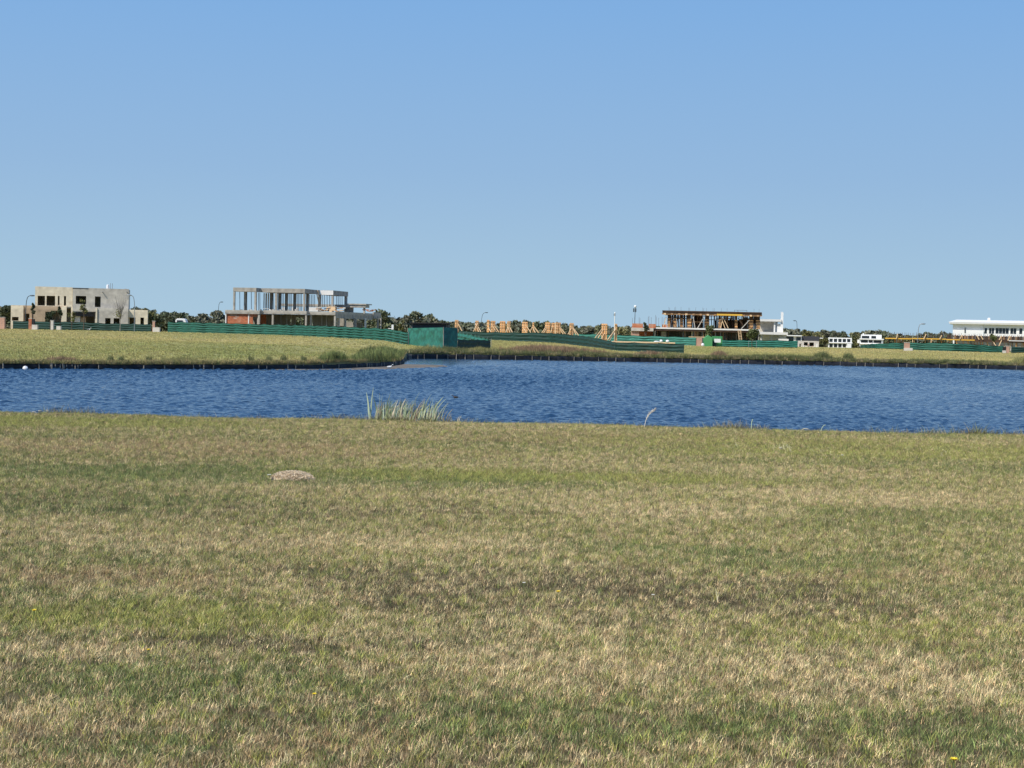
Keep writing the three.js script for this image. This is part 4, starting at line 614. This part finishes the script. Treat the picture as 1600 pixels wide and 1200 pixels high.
{ // bare young tree of fine twigs before the grey wall
  const p = standing(186, 250), h = at(186, 462, 250).y - p.y, t = thing('bare_tree', 'leafless twiggy young tree in front of the grey wall', 'tree', p); part(t, 'trunk', rod(V(0, -.3, 0), V(.1, h * .45, 0), .07, .04), M.postWood);
  const tw = []; for (let i = 0; i < 46; i++) { const a = rnd() * 6.283, y0 = h * rr(.3, .6), r = rr(.25, 1.35), m = V(Math.cos(a) * r * .6, y0 + rr(.5, 1.2), Math.sin(a) * r * .6); tw.push(rod(V(.05, y0, 0), m, .026, .018, 4), rod(m, V(Math.cos(a) * r, Math.min(h, m.y + rr(.6, 2)), Math.sin(a) * r), .018, .008, 4)); }
  part(t, 'twigs', merged(tw), M.postWood); const c = crownGeo(2.6, h * .5, 6, 12, .11, { squash: 1 }); c.translate(-.4, h * .18, 0); part(t, 'leaves', c, leaves.olive);
}
// ---------------------------------------------------------------- street lamps and masts
function lamp(label, px, footPy, topPy, d, armPx, { mat = M.poleDark, straight = .82 } = {}) {
  const p = standing(px, d); if (footPy) p.y = Math.min(p.y, at(px, footPy, d).y);
  const h = at(px, topPy, d).y - p.y, arm = armPx / pxPerM(d), t = thing('street_lamp', label, 'street lamp', p, 0, 'street lamps along the site road');
  const curve = new THREE.CatmullRomCurve3([V(0, -.3, 0), V(0, h * straight * .6, 0), V(arm * .12, h * straight, 0), V(arm * .45, h * .96, 0), V(arm, h, 0)]);
  part(t, 'pole', new THREE.TubeGeometry(curve, 24, Math.max(.06, .3 / pxPerM(d)), 7), mat); const g = new THREE.SphereGeometry(.5, 10, 6); g.scale(.9, .24, .4); g.translate(arm + Math.sign(arm) * .3, h - .03, 0); part(t, 'lamp_head', g, mat);
}
lamp('bent street lamp at the gap between the annex and the cream block', 38.6, 515, 461.4, 262, 7);
lamp('pale street lamp standing before the right end of the plastered house', 208.4, 519, 461.2, 250, -6, { mat: M.galv });
lamp('street lamp above the trees left of the concrete frame house', 339, 500, 471.6, 420, 3.4);
lamp('street lamp rising from the wood behind the second timber form', 750, 520, 488, 420, 6);
lamp('street lamp before the propped deck right of the trees', 1432, 546, 505.6, 284, 5, { mat: M.galv });
lamp('thin far street lamp right of the chimney house', 1243, 540, 501, 420, -2.4);
{
  const mast = (label, px, footPy, topPy, d, r, whiteFrom) => { const p = at(px, footPy, d); p.y = Math.min(p.y, standing(px, d).y); const h = at(px, topPy, d).y - p.y, t = thing('mast', label, 'mast', p); part(t, 'pole', rod(V(0, -.3, 0), V(.1, h, 0), r, r * .7, 6), whiteFrom ? M.whitePaint : M.poleDark); for (const s of [.2, -.2]) { const g = box(-.14, .14, h - .9, h - .1, -.12, .12); g.translate(s, 0, 0); part(t, 'antenna', g, M.poleDark); } const l = new THREE.SphereGeometry(.3, 10, 8); l.translate(.1, h + .3, 0); part(t, 'cap', l, M.whitePaint); };
  mast('slim white mast with a dark head behind the rightmost timber form', 959.6, 522, 490, 620, .22, true); mast('dark lattice mast with a white ball left of the brick parapet', 990.8, 525, 481, 330, .09, false);
}
// ---------------------------------------------------------------- meter pillars and other small site things
function pillar(label, px, yt, yb, d, wpx, { mat = M.brickLight, box: bx = null, cap = true } = {}) {
  const b = building('meter_pillar', label, 'pillar', px, yb, d, 0); b.root.userData.group = 'brick meter pillars along the road'; const [a, c, lo, hi] = b.ext(px - wpx / 2, px + wpx / 2, yt, yb, 0), n = 7;
  for (let k = 0; k < n; k++) part(b.root, 'brick_course', box(a + (k % 2) * .012, c - (k % 2) * .012, lerp(lo - .3, hi, k / n), lerp(lo - .3, hi, (k + 1) / n) - .015, -.55, 0), mat); part(b.root, 'core', box(a + .04, c - .04, lo - .3, hi - .02, -.5, -.04), M.mortar);
  if (cap) part(b.root, 'cap', box(a - .05, c + .05, hi, hi + .07, -.6, .05), M.paleBlock);
  if (bx) { const [e, f, g, h] = b.ext(bx[0], bx[1], bx[2], yb, .1); part(b.root, 'plinth', box(e, f, g - .3, h, -.6, .1), M.paleBlock); if (bx[3]) { const [q, r, s, u] = b.ext(bx[0] - .3, bx[0] + 4, bx[3], bx[2], .0); part(b.root, 'meter_box', box(q, r, s, u, -.4, -.02), M.black); } }
}
pillar('red brick meter pillar at the left end of the fence', 2, 496, 515.8, 249, 10, { mat: M.brickLight });
pillar('orange brick meter pillar with a grey plinth, beside the bent lamp', 47, 498, 516.4, 248, 4.8, { mat: M.brick, box: [49.6, 58.2, 507.4, 498.6] });
pillar('whitewashed meter pillar under the dark rounded tree', 81, 501, 516.6, 248, 4, { mat: M.paleBlock, box: [88, 94.6, 509.4, null] });
pillar('brick meter pillar with pale plinth at the gap between the two fences', 240, 502, 519.4, 246, 4, { mat: M.brickLight, box: [238.6, 249.2, 511.4, 502.4] });
pillar('pinkish brick meter pillar left of the green container', 1092.6, 527.6, 541.8, 276, 8, { mat: M.brickLight, cap: false });
pillar('pale brick meter pillar in front of the propped deck fence', 1417.6, 535.6, 547.6, 266, 8, { mat: M.brickLight, box: [1413.6, 1426, 543.8, null] });
pillar('broken brick meter pillar near the right edge between two fences', 1574.6, 541, 551.8, 266, 4.6, { mat: M.brickLight, box: [1568, 1572, 547.6, 542] });
{
  const b = building('waste_container', 'bright green metal container standing in the fence gap', 'container', 1112, 543.4, 277, 0), [a, c, lo, hi] = b.ext(1100, 1113, 526.6, 542.4, .8), [e, f, g2, h] = b.ext(1113, 1129, 525.4, 542.6, 0);
  const s = new THREE.Shape([[a, lo - .3], [c, lo - .3], [c, hi - .1], [(a + c) / 2, hi + .3], [a, hi - .25]].map(q => new THREE.Vector2(...q))), g = new THREE.ExtrudeGeometry(s, { depth: 1.4, bevelEnabled: true, bevelSize: .02, bevelThickness: .02, bevelSegments: 1 }); g.translate(0, 0, -.6); part(b.root, 'tank_body', boxUV(g, .25), M.greenBin);
  part(b.root, 'back_panel', box(e, f, g2 - .3, h, -.5, -.4), M.greenBin); for (let k = 0; k < 4; k++) part(b.root, 'rib', box(lerp(e, f, k / 3.6) + .05, lerp(e, f, k / 3.6) + .13, g2, h - .05, -.398, -.34), M.greenBin); b.box('white_sheet', M.whitePaint, 1116, 1126, 529.4, 535.2, .2, .06); { const [q, r, t, u] = b.ext(1112.6, 1119, 532, 543, .1); part(b.root, 'dark_flap', box(q, r, t, u, -.2, .08), M.netDark); }
}
{ const p = standing(1117, 274), g = new THREE.SphereGeometry(.3, 10, 8); g.scale(1, 1.1, .8); g.translate(0, .28, 0); const m = part(scene, numbered('white_bag'), g, M.whitePlastic); p.copy(at(1098, 541, 274)); p.y = standing(1098, 274).y; m.position.copy(p); info(m, 'small white bag on the grass beside the pinkish brick pillar', 'bag'); }
{ // white roofed vehicle cabin behind the fence left of the frame house, and a white barrow at its right
  const b = building('white_van', 'white roof of a van showing above the fence at left', 'van', 282, 519, 268, 0), [a, c, lo, hi] = b.ext(274, 290.6, 498.2, 519, 0), s = new THREE.Shape([[a, lo + .35], [c, lo + .35], [c, hi - .75], [c - .25, hi - .1], [c - .5, hi], [a + .3, hi], [a + .05, hi - .25]].map(q => new THREE.Vector2(...q))), g = new THREE.ExtrudeGeometry(s, { depth: 1.7, bevelEnabled: true, bevelSize: .06, bevelThickness: .06, bevelSegments: 2 }); g.translate(0, 0, -1.8); part(b.root, 'body', boxUV(g, .25), M.whitePaint);
  part(b.root, 'window', box(a + .25, c - .55, hi - .72, hi - .25, .062, .075), M.glass); for (const x of [a + .4, c - .4]) { const w = new THREE.CylinderGeometry(.33, .33, .22, 16); w.rotateX(Math.PI / 2); w.translate(x, lo + .33, -.05); part(b.root, 'wheel', w, M.black); }
  const q = building('portable_toilet', 'small white upright cabin behind the fence right of the frame house', 'cabin', 613, 530, 232, 0), [e, f, l2, h2] = q.ext(611.6, 614.6, 507.2, 531, 0); part(q.root, 'cabin', box(e, f, l2, h2, -.5, 0), M.whitePlastic); part(q.root, 'shelf', box(e - .5, e - .002, lerp(l2, h2, .72), lerp(l2, h2, .76), -.4, 0), M.whitePlastic);
}
// ---------------------------------------------------------------- rough grass on the far banks
{
  const low = tuftGeo(16, { h: [.07, .16], w: .014, spread: .22, lean: 1.0 }), tall = tuftGeo(26, { h: [.35, .85], w: .02, spread: .32, lean: .45, seg: 3 }), weeds = tuftGeo(22, { h: [.18, .5], w: .02, spread: .28, lean: .7, seg: 2 });
  const lawn = [], bank = [], reeds = [], dry = [];
  for (let i = 0; i < 80000; i++) { // low tufts over the lots
    const px = rr(-60, 1660), t = 1 + (px < 640 ? 165 : 95) * Math.pow(rnd(), 1.35), d = shoreD(px) + t, x = (px - 800) / 2400 * d, z = -d, left = px < 640, n = fbm(x * .10 + 3, z * .05 + 8, 4), g = clamp((left ? .32 * sstep(3, 10, t) * (1 - sstep(48, 62, t + 14 * (n - .5))) : .1) + 1.1 * (n - .5) + .15), v = rr(.6, 1.35);
    lawn.push([x, farY(x, z), z, rr(.6, 1.25), v * lerp(.53, .26, g), v * lerp(.45, .295, g), v * lerp(.185, .085, g), rr(.6, 1.1)]);
  }
  for (let i = 0; i < 15000; i++) { // along the edging
    const px = rr(-60, 1680), left = px < 632, t = (left ? 1.6 : 4.5) * Math.pow(rnd(), 1.6), n = fbm(px * .03, 4, 3); if (rnd() > .3 + 1.2 * n) continue;
    const d = shoreD(px) + t - .05, x = (px - 800) / 2400 * d, z = -d, v = rr(.6, 1.3), k = rnd(); bank.push([x, farY(x, z), z, rr(.4, left ? .75 : 1.2), ...(left ? (k < .6 ? [.36 * v, .28 * v, .13 * v] : [.20 * v, .21 * v, .07 * v]) : (k < .35 ? [.34 * v, .28 * v, .15 * v] : [.14 * v, .16 * v, .055 * v])), rr(.5, 1.1)]);
  }
  const clump = (list, px0, px1, t0, t1, n, c, s0, s1) => { for (let i = 0; i < n; i++) { const u = (rnd() + rnd()) / 2, px = lerp(px0, px1, u), e = Math.sin(Math.PI * u), d = shoreD(px) + rr(t0, t1), x = (px - 800) / 2400 * d, v = rr(.65, 1.3); list.push([x, farY(x, -d), -d, rr(s0, s1) * (.55 + .5 * e), c[0] * v, c[1] * v, c[2] * v, rr(.7, 1.15)]); } };
  const G = [.19, .235, .075], Y = [.27, .27, .10], R = [.30, .205, .12], D = [.14, .165, .06];
  clump(reeds, 494, 545, .3, 2.2, 230, G, .6, 1.1); clump(reeds, 545, 632, .2, 6, 700, G, .7, 1.25); clump(reeds, 560, 632, 4, 18, 420, G, .8, 1.3); clump(reeds, 556, 625, 10, 30, 260, D, .6, 1.1);
  clump(reeds, 636, 760, .2, 3.5, 520, D, .35, .8); clump(reeds, 636, 700, .2, 6, 260, Y, .5, 1.0); clump(reeds, 720, 775, 1, 5, 200, Y, .4, .85);
  clump(dry, 770, 960, 1, 14, 900, R, .6, 1.2); clump(dry, 800, 880, 4, 12, 260, R, .9, 1.35); clump(reeds, 790, 1000, .2, 4, 420, D, .4, .9); clump(dry, 985, 1050, 1, 6, 340, R, .6, 1.0); clump(reeds, 1000, 1090, .2, 5, 360, Y, .5, .9); clump(dry, 1105, 1140, 1, 7, 150, R, .6, 1.2);
  clump(reeds, 1080, 1360, .2, 3, 700, D, .45, .95); clump(dry, 1268, 1300, 2, 6, 110, D, .9, 1.5); clump(dry, 1316, 1332, 2, 6, 60, D, .9, 1.5); clump(reeds, 1360, 1600, .2, 3, 420, D, .35, .85); clump(reeds, 1575, 1640, .2, 8, 320, Y, .8, 1.5);
  for (const px of [172, 188, 232, 392, 420, 442, 474]) clump(reeds, px - 4, px + 4, .5, 2.5, 14, D, .4, .8); clump(dry, 60, 130, .3, 3, 200, R, .3, .6); clump(dry, 230, 330, .3, 3, 200, Y, .3, .6);
  scatter('bank_turf', 'low rough turf on the lots across the water', low, lawn); scatter('shore_weeds', 'drab weeds hanging over the edging of the far shore', weeds, bank); scatter('shore_reeds', 'green reeds and rushes in clumps along the far shore', tall, reeds); scatter('dry_rushes', 'reddish brown dry rushes on the right shore', tall, dry);
}
// ---------------------------------------------------------------- near shore plants
{ const list = []; for (let i = 0; i < 7000; i++) { const x = rr(-19, 19), n = fbm(x * .7 + 3, 8, 3), d = edgeD(x) + rr(-.5, 1.0) * (.4 + n), v = rr(.6, 1.3), k = rnd(); if (rnd() > .25 + n) continue; list.push([x, nearY(x, -d) - .01, -d, rr(.8, 1.9) * (.5 + n), ...(k < .4 ? [.36 * v, .31 * v, .15 * v] : k < .8 ? [.2 * v, .23 * v, .08 * v] : [.14 * v, .13 * v, .07 * v]), rr(.6, 1.3)]); } scatter('bank_weeds', 'ragged weeds along the edge of the near bank', tuftGeo(9, { h: [.05, .15], w: .004, spread: .08, lean: .9, seg: 3 }), list); }
function blade(path, w, flat = 1) { // a long leaf with a folded section along a curve
  const n = 10, pos = [], idx = []; const c = new THREE.CatmullRomCurve3(path);
  for (let i = 0; i <= n; i++) { const u = i / n, p = c.getPoint(u), t = c.getTangent(u), s = t.clone().cross(V(.2, .1, 1)).normalize(), hw = w * Math.pow(1 - u, .6) * (.55 + .9 * Math.min(1, u * 3)) + .0006; pos.push(p.x - s.x * hw, p.y - s.y * hw, p.z - s.z * hw, p.x, p.y, p.z + hw * .35 * flat, p.x + s.x * hw, p.y + s.y * hw, p.z + s.z * hw); if (i) { const o = 3 * i; idx.push(o - 3, o - 2, o + 1, o - 3, o + 1, o, o - 2, o - 1, o + 2, o - 2, o + 2, o + 1); } }
  const g = new THREE.BufferGeometry(); g.setAttribute('position', new THREE.Float32BufferAttribute(pos, 3)); g.setIndex(idx); g.computeVertexNormals(); return g;
}
const RG = [plain(.52, .60, .38, .6), plain(.60, .62, .34, .6), plain(.20, .27, .11, .7), plain(.66, .57, .38, .7), plain(.50, .36, .24, .8)];
{ // reeds at the water's edge; every leaf from foot to tip as it leans
  const D = 39.9, foot = (px, py) => at(px, py, D), L = (t, o, x0, y0, x1, y1, w, m, bend = 0) => { const a = foot(x0, y0 + 4), b = foot(x1, y1); a.z += rr(-.35, .2); const mid = a.clone().lerp(b, .55); mid.x -= (b.x - a.x) * rr(.05, .28); mid.y += Math.abs(b.x - a.x) * rr(.05, .3) + bend; part(t, 'leaf', blade([a, a.clone().lerp(mid, .5), mid, b].map(p => p.sub(o)), w), m); };
  const clumps = [['reed_clump', 'three tall pale green reed blades at the left end of the reeds', 577, [[577.6, 645, 572.4, 612, .035, 0], [578.4, 646, 583.6, 604, .03, 0], [589, 644, 582.6, 617, .03, 0], [576.6, 646, 582, 614, .018, 2]], [572, 584, 0]],
    ['reed_clump', 'dense bushy green reed clump in the middle of the shore', 597, [[604.6, 652, 604.4, 621, .03, 1], [600, 648, 610.8, 611, .016, 1], [603, 648, 603, 630, .028, 1], [592, 648, 593.4, 614, .01, 0], [594, 646, 597.4, 616, .01, 0], [590, 648, 598, 628, .022, 1], [614, 643, 622.6, 624, .022, 3], [610, 645, 624, 632, .022, 3], [612, 638, 622, 623.4, .014, 0], [621.6, 653, 625.4, 636, .024, 0], [626, 636, 634.6, 622, .016, 3], [628, 634, 640, 629, .012, 1]], [586, 636, 190]],
    ['reed_clump', 'bent straw and green reed clump right of the dense one', 644, [[633, 652, 650, 629, .02, 0], [636, 650, 656, 612, .014, 0], [634, 652, 645, 634, .03, 4], [640, 651, 664, 632, .026, 3], [646, 652, 666, 634, .024, 3], [648, 648, 664.4, 622, .014, 4], [660, 648, 674.4, 615, .014, 0], [652, 650, 664.8, 631, .022, 1], [655, 652, 670, 634, .02, 0], [638, 654, 650, 641, .03, 4], [632, 655, 640, 646, .03, 3]], [626, 668, 130]],
    ['reed_clump', 'arching pair of pale reed blades leaning right over the water', 676, [[673.4, 650, 693.6, 619, .036, 0], [674, 650, 684, 628, .03, 1], [676, 652, 698, 622, .02, 0], [680, 650, 700, 629, .014, 1], [668, 654, 676, 643, .02, 3], [678, 654, 690, 636, .02, 2]], [666, 688, 40]],
    ['reed_clump', 'small straw coloured reed sprig at the right end', 696, [[691, 656, 700, 641, .02, 3], [694, 656, 708, 638, .022, 3], [698, 656, 706, 645, .014, 4], [713, 656, 718, 650, .018, 3], [716, 656, 721, 649, .016, 3]], null]];
  for (const [n, lab, px, ls, fill] of clumps) {
    const o = foot(px, 655); o.y = nearY(o.x, o.z + .5) - .1; const t = thing(n, lab, 'reeds', o, 0, 'reeds on the near shore');
    for (const [x0, y0, x1, y1, w, m] of ls) L(t, o, x0, y0 + 6, x1, y1, w * .6, RG[m]);
    if (fill) for (let i = 0; i < fill[2]; i++) { const x = rr(fill[0], fill[1]), y = rr(646, 653), h = rr(5, 27); L(t, o, x, y + 4, x + rr(-3, 15), y - h, rr(.003, .0075), pick([RG[0], RG[0], RG[1], RG[1], RG[2], RG[2], RG[3], RG[4]])); }
  }
  const stalk = (name, lab, cat, pts, w, m, plume) => { const P = pts.map(([x, y, d]) => at(x, y, d ?? 38.9)), o = P[0].clone(); const t = thing(name, lab, cat, o); part(t, 'stem', new THREE.TubeGeometry(new THREE.CatmullRomCurve3(P.map(p => p.clone().sub(o))), 14, w, 5), m); if (plume) { const a = [], c = new THREE.CatmullRomCurve3(P.map(p => p.clone().sub(o))); for (let i = 0; i < 90; i++) { const u = rr(.25, 1), p = c.getPoint(u), q = p.clone().add(V(rr(-.02, .06), rr(.0, .09), rr(-.03, .03))); a.push(rod(p, q, .006, .002, 3)); } part(t, 'plume', merged(a), m); } return t; };
  stalk('plume_grass', 'single creamy grass plume bending right at the water edge', 'grass', [[1007, 667], [1009.6, 656], [1014, 648], [1020, 643.4], [1023.4, 641.6]], .009, plain(.74, .68, .58, .8), true);
  stalk('grass_stalk', 'lone bright green stalk at the water edge right of the plume', 'grass', [[1174, 678], [1174, 670], [1174.6, 660], [1176, 655]], .011, RG[0]);
  stalk('grass_stalk', 'short arched straw stalk at the water edge', 'grass', [[1250, 682], [1252, 674], [1256, 670], [1263, 670.4]], .01, RG[3]);
  stalk('grass_stalk', 'thin green stalk leaning right, rightmost by the water', 'grass', [[1281, 682], [1283, 672], [1287, 665], [1290, 664]], .008, RG[0]);
  stalk('dead_stalk', 'dark leafless weed stalk standing in the lawn at left', 'weed', [[401.6, 712, 27.5], [404, 702, 27.5], [408, 692, 27.5], [410.6, 686.6, 27.5]], .008, M.rebar);
  stalk('dead_stalk', 'thinner dark weed stalk left of the thicker one in the lawn', 'weed', [[403.6, 712, 27.7], [404, 698, 27.7], [403.8, 684, 27.7]], .004, M.rebar);
}
const onLawn = (px, py) => { let d = 20; for (let k = 0; k < 30; k++) { const v = dirOf(px, py), y = nearY(v.x * d, -d); d = lerp(d, (EYE - y) / -v.y, .7); } const v = dirOf(px, py); return V(v.x * d, nearY(v.x * d, -d), -d); };
{ // ant mound of dry clippings and crumbs
  const p = onLawn(457, 752), d = -p.z, R = 35 / pxPerM(d), H = 15.5 / pxPerM(d), t = thing('ant_mound', 'low reddish mound of dry crumbs in the green band of the lawn', 'mound', p);
  const g = new THREE.SphereGeometry(1, 48, 24, 0, 6.283, 0, Math.PI / 2), q = g.attributes.position; for (let i = 0; i < q.count; i++) { const x = q.getX(i), y = q.getY(i), z = q.getZ(i), n = 1 + .16 * (fbm(x * 3 + 5, z * 3 + y * 2, 3) - .5); q.setXYZ(i, x * R * n, y * H * (1 + .25 * (fbm(x * 6, z * 6 + 9, 3) - .5)) - .02, z * R * .9 * n); } g.computeVertexNormals(); const mm = mottled([.62, .47, .30], .5, { seedAt: 31, freq: 16 }); part(t, 'heap', g, mm);
  const bits = [], cols = [[.88, .73, .52], [.78, .62, .42], [.90, .78, .58], [.56, .43, .28]]; for (let i = 0; i < 5200; i++) { const a = rnd() * 6.283, r = Math.sqrt(rnd()) * 1.06, x = Math.cos(a) * r * R, z = Math.sin(a) * r * R * .9, y = H * Math.sqrt(Math.max(0, 1 - r * r)) * .98; const k = tuftOne(rr(.007, .02)); k.rotateX(rr(-1.4, 1.4)); k.rotateY(rnd() * 6.28); k.rotateZ(rr(-1.4, 1.4)); k.translate(x, y + .006, z); const c = pick(cols), v = rr(.6, 1.15), arr = new Float32Array(k.attributes.position.count * 3); for (let j = 0; j < arr.length; j++) arr[j] = c[j % 3] * v; k.setAttribute('color', new THREE.BufferAttribute(arr, 3)); bits.push(k); }
  const m = part(t, 'straw_crumbs', mergeGeometries(bits), leafMat({ roughness: .95 })); m.userData.kind = 'stuff';
}
function tuftOne(l) { const g = new THREE.BufferGeometry(), w = l * .22; g.setAttribute('position', new THREE.Float32BufferAttribute([-l, -w, 0, l, -w, 0, l, w, 0, -l, -w, 0, l, w, 0, -l, w, w], 3)); g.computeVertexNormals(); return g; }
{ // little flowers in the turf
  const yel = plain(.85, .64, .03, .6), wht = plain(.78, .76, .66, .7), stem = plain(.12, .18, .05, .8);
  const flower = (name, lab, px, py, r, m, group) => { const p = onLawn(px, py + 3), t = thing(name, lab, 'flower', p, rnd() * 6, group), h = .05 + r; part(t, 'stem', rod(V(0, -.02, 0), V(.008, h, .004), .002), stem); const a = []; for (let i = 0; i < 16; i++) { const k = new THREE.CircleGeometry(r * .3, 5); k.scale(1, 1.9, 1); k.translate(0, r * .55, 0); k.rotateX(-1.0 - .25 * (i % 2)); k.rotateY(i / 16 * 6.283); a.push(k); } const g = merged(a); g.translate(.008, h, .004); part(t, 'petals', g, m); const c = new THREE.SphereGeometry(r * .3, 8, 6); c.scale(1, .5, 1); c.translate(.008, h + .004, .004); part(t, 'centre', c, m); };
  const far = 'yellow dandelions in the near lawn';
  flower('dandelion', 'yellow dandelion in the dark turf near the picture centre', 870, 938, .018, yel, far); flower('dandelion', 'yellow dandelion at the left edge by the yellow green turf', 51, 969, .016, yel, far); flower('dandelion', 'small dandelion above the dark strip at lower left', 229, 1031, .011, yel, far); flower('dandelion', 'dandelion low in the turf left of the centre', 490, 1104, .012, yel, far); flower('dandelion', 'bright dandelion cut by the bottom edge at right', 1490, 1212, .017, yel, far);
  const ws = [[819, 923, .014, 'white clover head left of the central dandelion'], [1022, 942, .013, 'pale seed head right of the central dandelion'], [1316, 716, .03, 'white flower in the far lawn at right'], [1220, 705, .035, 'pale dry seed head in straw wisps near the water'], [52, 648, .05, 'white flower head on the bank at far left, left one'], [62, 646, .05, 'white flower head on the bank at far left, middle one'], [74, 645, .045, 'white flower head on the bank at far left, right one'], [421, 750, .03, 'white flower tuft at the left foot of the mound'], [1467, 676, .05, 'pale flower head at the water edge far right']];
  for (const [x, y, r, lab] of ws) flower('white_flower', lab, x, y, r, wht, 'white flower heads in the lawn');
  const wisps = []; for (const [cx, cy, n] of [[1222, 706, 16], [1140, 702, 6], [1286, 712, 6], [1470, 715, 4], [1120, 940, 3]]) for (let i = 0; i < n; i++) { const p = onLawn(cx + rr(-16, 16), cy + rr(-4, 5)); wisps.push([p.x, p.y, p.z, rr(.6, 1.3) * (cy < 800 ? 1.6 : 1), .66, .58, .38, rr(.6, 1)]); }
  scatter('straw_wisps', 'loose pale straw wisps lying in the near lawn', tuftGeo(4, { h: [.06, .12], lean: 1.8, spread: .04, w: .0014, seg: 4 }), wisps);
}
// ---------------------------------------------------------------- birds
function bird(name, lab, px, py, d, L, body, wing, { legs = .0, neck = .25, water = false, face = 1, on = null } = {}) {
  const p = at(px, py, d); if (water) p.y = 0; else if (on !== null) { p.copy(onLevel(px, py, on)); } else p.y = standing(px, d).y; const t = thing(name, lab, 'bird', p);
  const seg = [[-.55, .30, .02], [-.42, .30, .09], [-.2, .31, .17], [.05, .32, .19], [.25, .36, .15], [.36, .44 + neck * .4, .075], [.40, .48 + neck, .065], [.47, .52 + neck, .085], [.55, .50 + neck, .05], [.68, .485 + neck, .012]], n = 10, pos = [], idx = [];
  seg.forEach(([x, y, r], i) => { for (let k = 0; k < n; k++) { const a = k / n * 6.283; pos.push(x * L * face, (y - .14 + legs) * L + Math.sin(a) * r * L, Math.cos(a) * r * L * .85); if (i) { const k1 = (k + 1) % n, A = i * n + k, B = i * n + k1, C = A - n, D = B - n; idx.push(C, A, B, C, B, D); } } });
  const g = new THREE.BufferGeometry(); g.setAttribute('position', new THREE.Float32BufferAttribute(pos, 3)); g.setIndex(idx); g.computeVertexNormals(); part(t, 'body', g, body);
  for (const s of [-1, 1]) { const w = new THREE.SphereGeometry(1, 10, 8); w.scale(.34 * L, .12 * L, .03 * L); w.rotateZ(-.12 * face); w.translate(-.12 * L * face, (.2 + legs) * L, s * .155 * L); part(t, 'wing', w, wing); if (legs) part(t, 'leg', rod(V(.02 * L, 0, s * .06 * L), V(0, (legs + .06) * L, s * .06 * L), .02 * L, .02 * L, 5), M.rebar); }
}
const feather = { white: plain(.82, .82, .80, .8), black: plain(.03, .03, .032, .7), brown: plain(.06, .045, .035, .8) };
bird('lapwing', 'black and white bird standing on the grass before the grey house', 139, 517, 240, .62, feather.white, feather.black, { legs: .22 });
bird('waterfowl', 'white bird on the dark mud at the end of the point', 609, 576, 124, .42, feather.white, feather.white, { legs: .16, neck: .22, on: .1 });
bird('duck', 'small dark bird swimming on the lake right of the reeds', 711.5, 624.6, 68, .26, feather.brown, feather.black, { water: true, neck: .12, face: -1 });
{ const p = onLevel(42, 577.6, 0), g = new THREE.SphereGeometry(.5, 16, 10), q = g.attributes.position; for (let i = 0; i < q.count; i++) { const x = q.getX(i), y = q.getY(i), z = q.getZ(i), n = 1 + .5 * (fbm(x * 4 + 2, y * 4 + z * 3, 2) - .5); q.setXYZ(i, x * .34 * n, Math.max(-.1, y * .34 * n * (1 - Math.abs(x) * .5)), z * .3 * n); } g.computeVertexNormals(); const m = part(scene, 'floating_bag', g, M.whitePlastic); m.position.set(p.x, .07, p.z + .3); info(m, 'white plastic bag lying at the foot of the left edging wall', 'bag'); }

renderer.render(scene, camera);
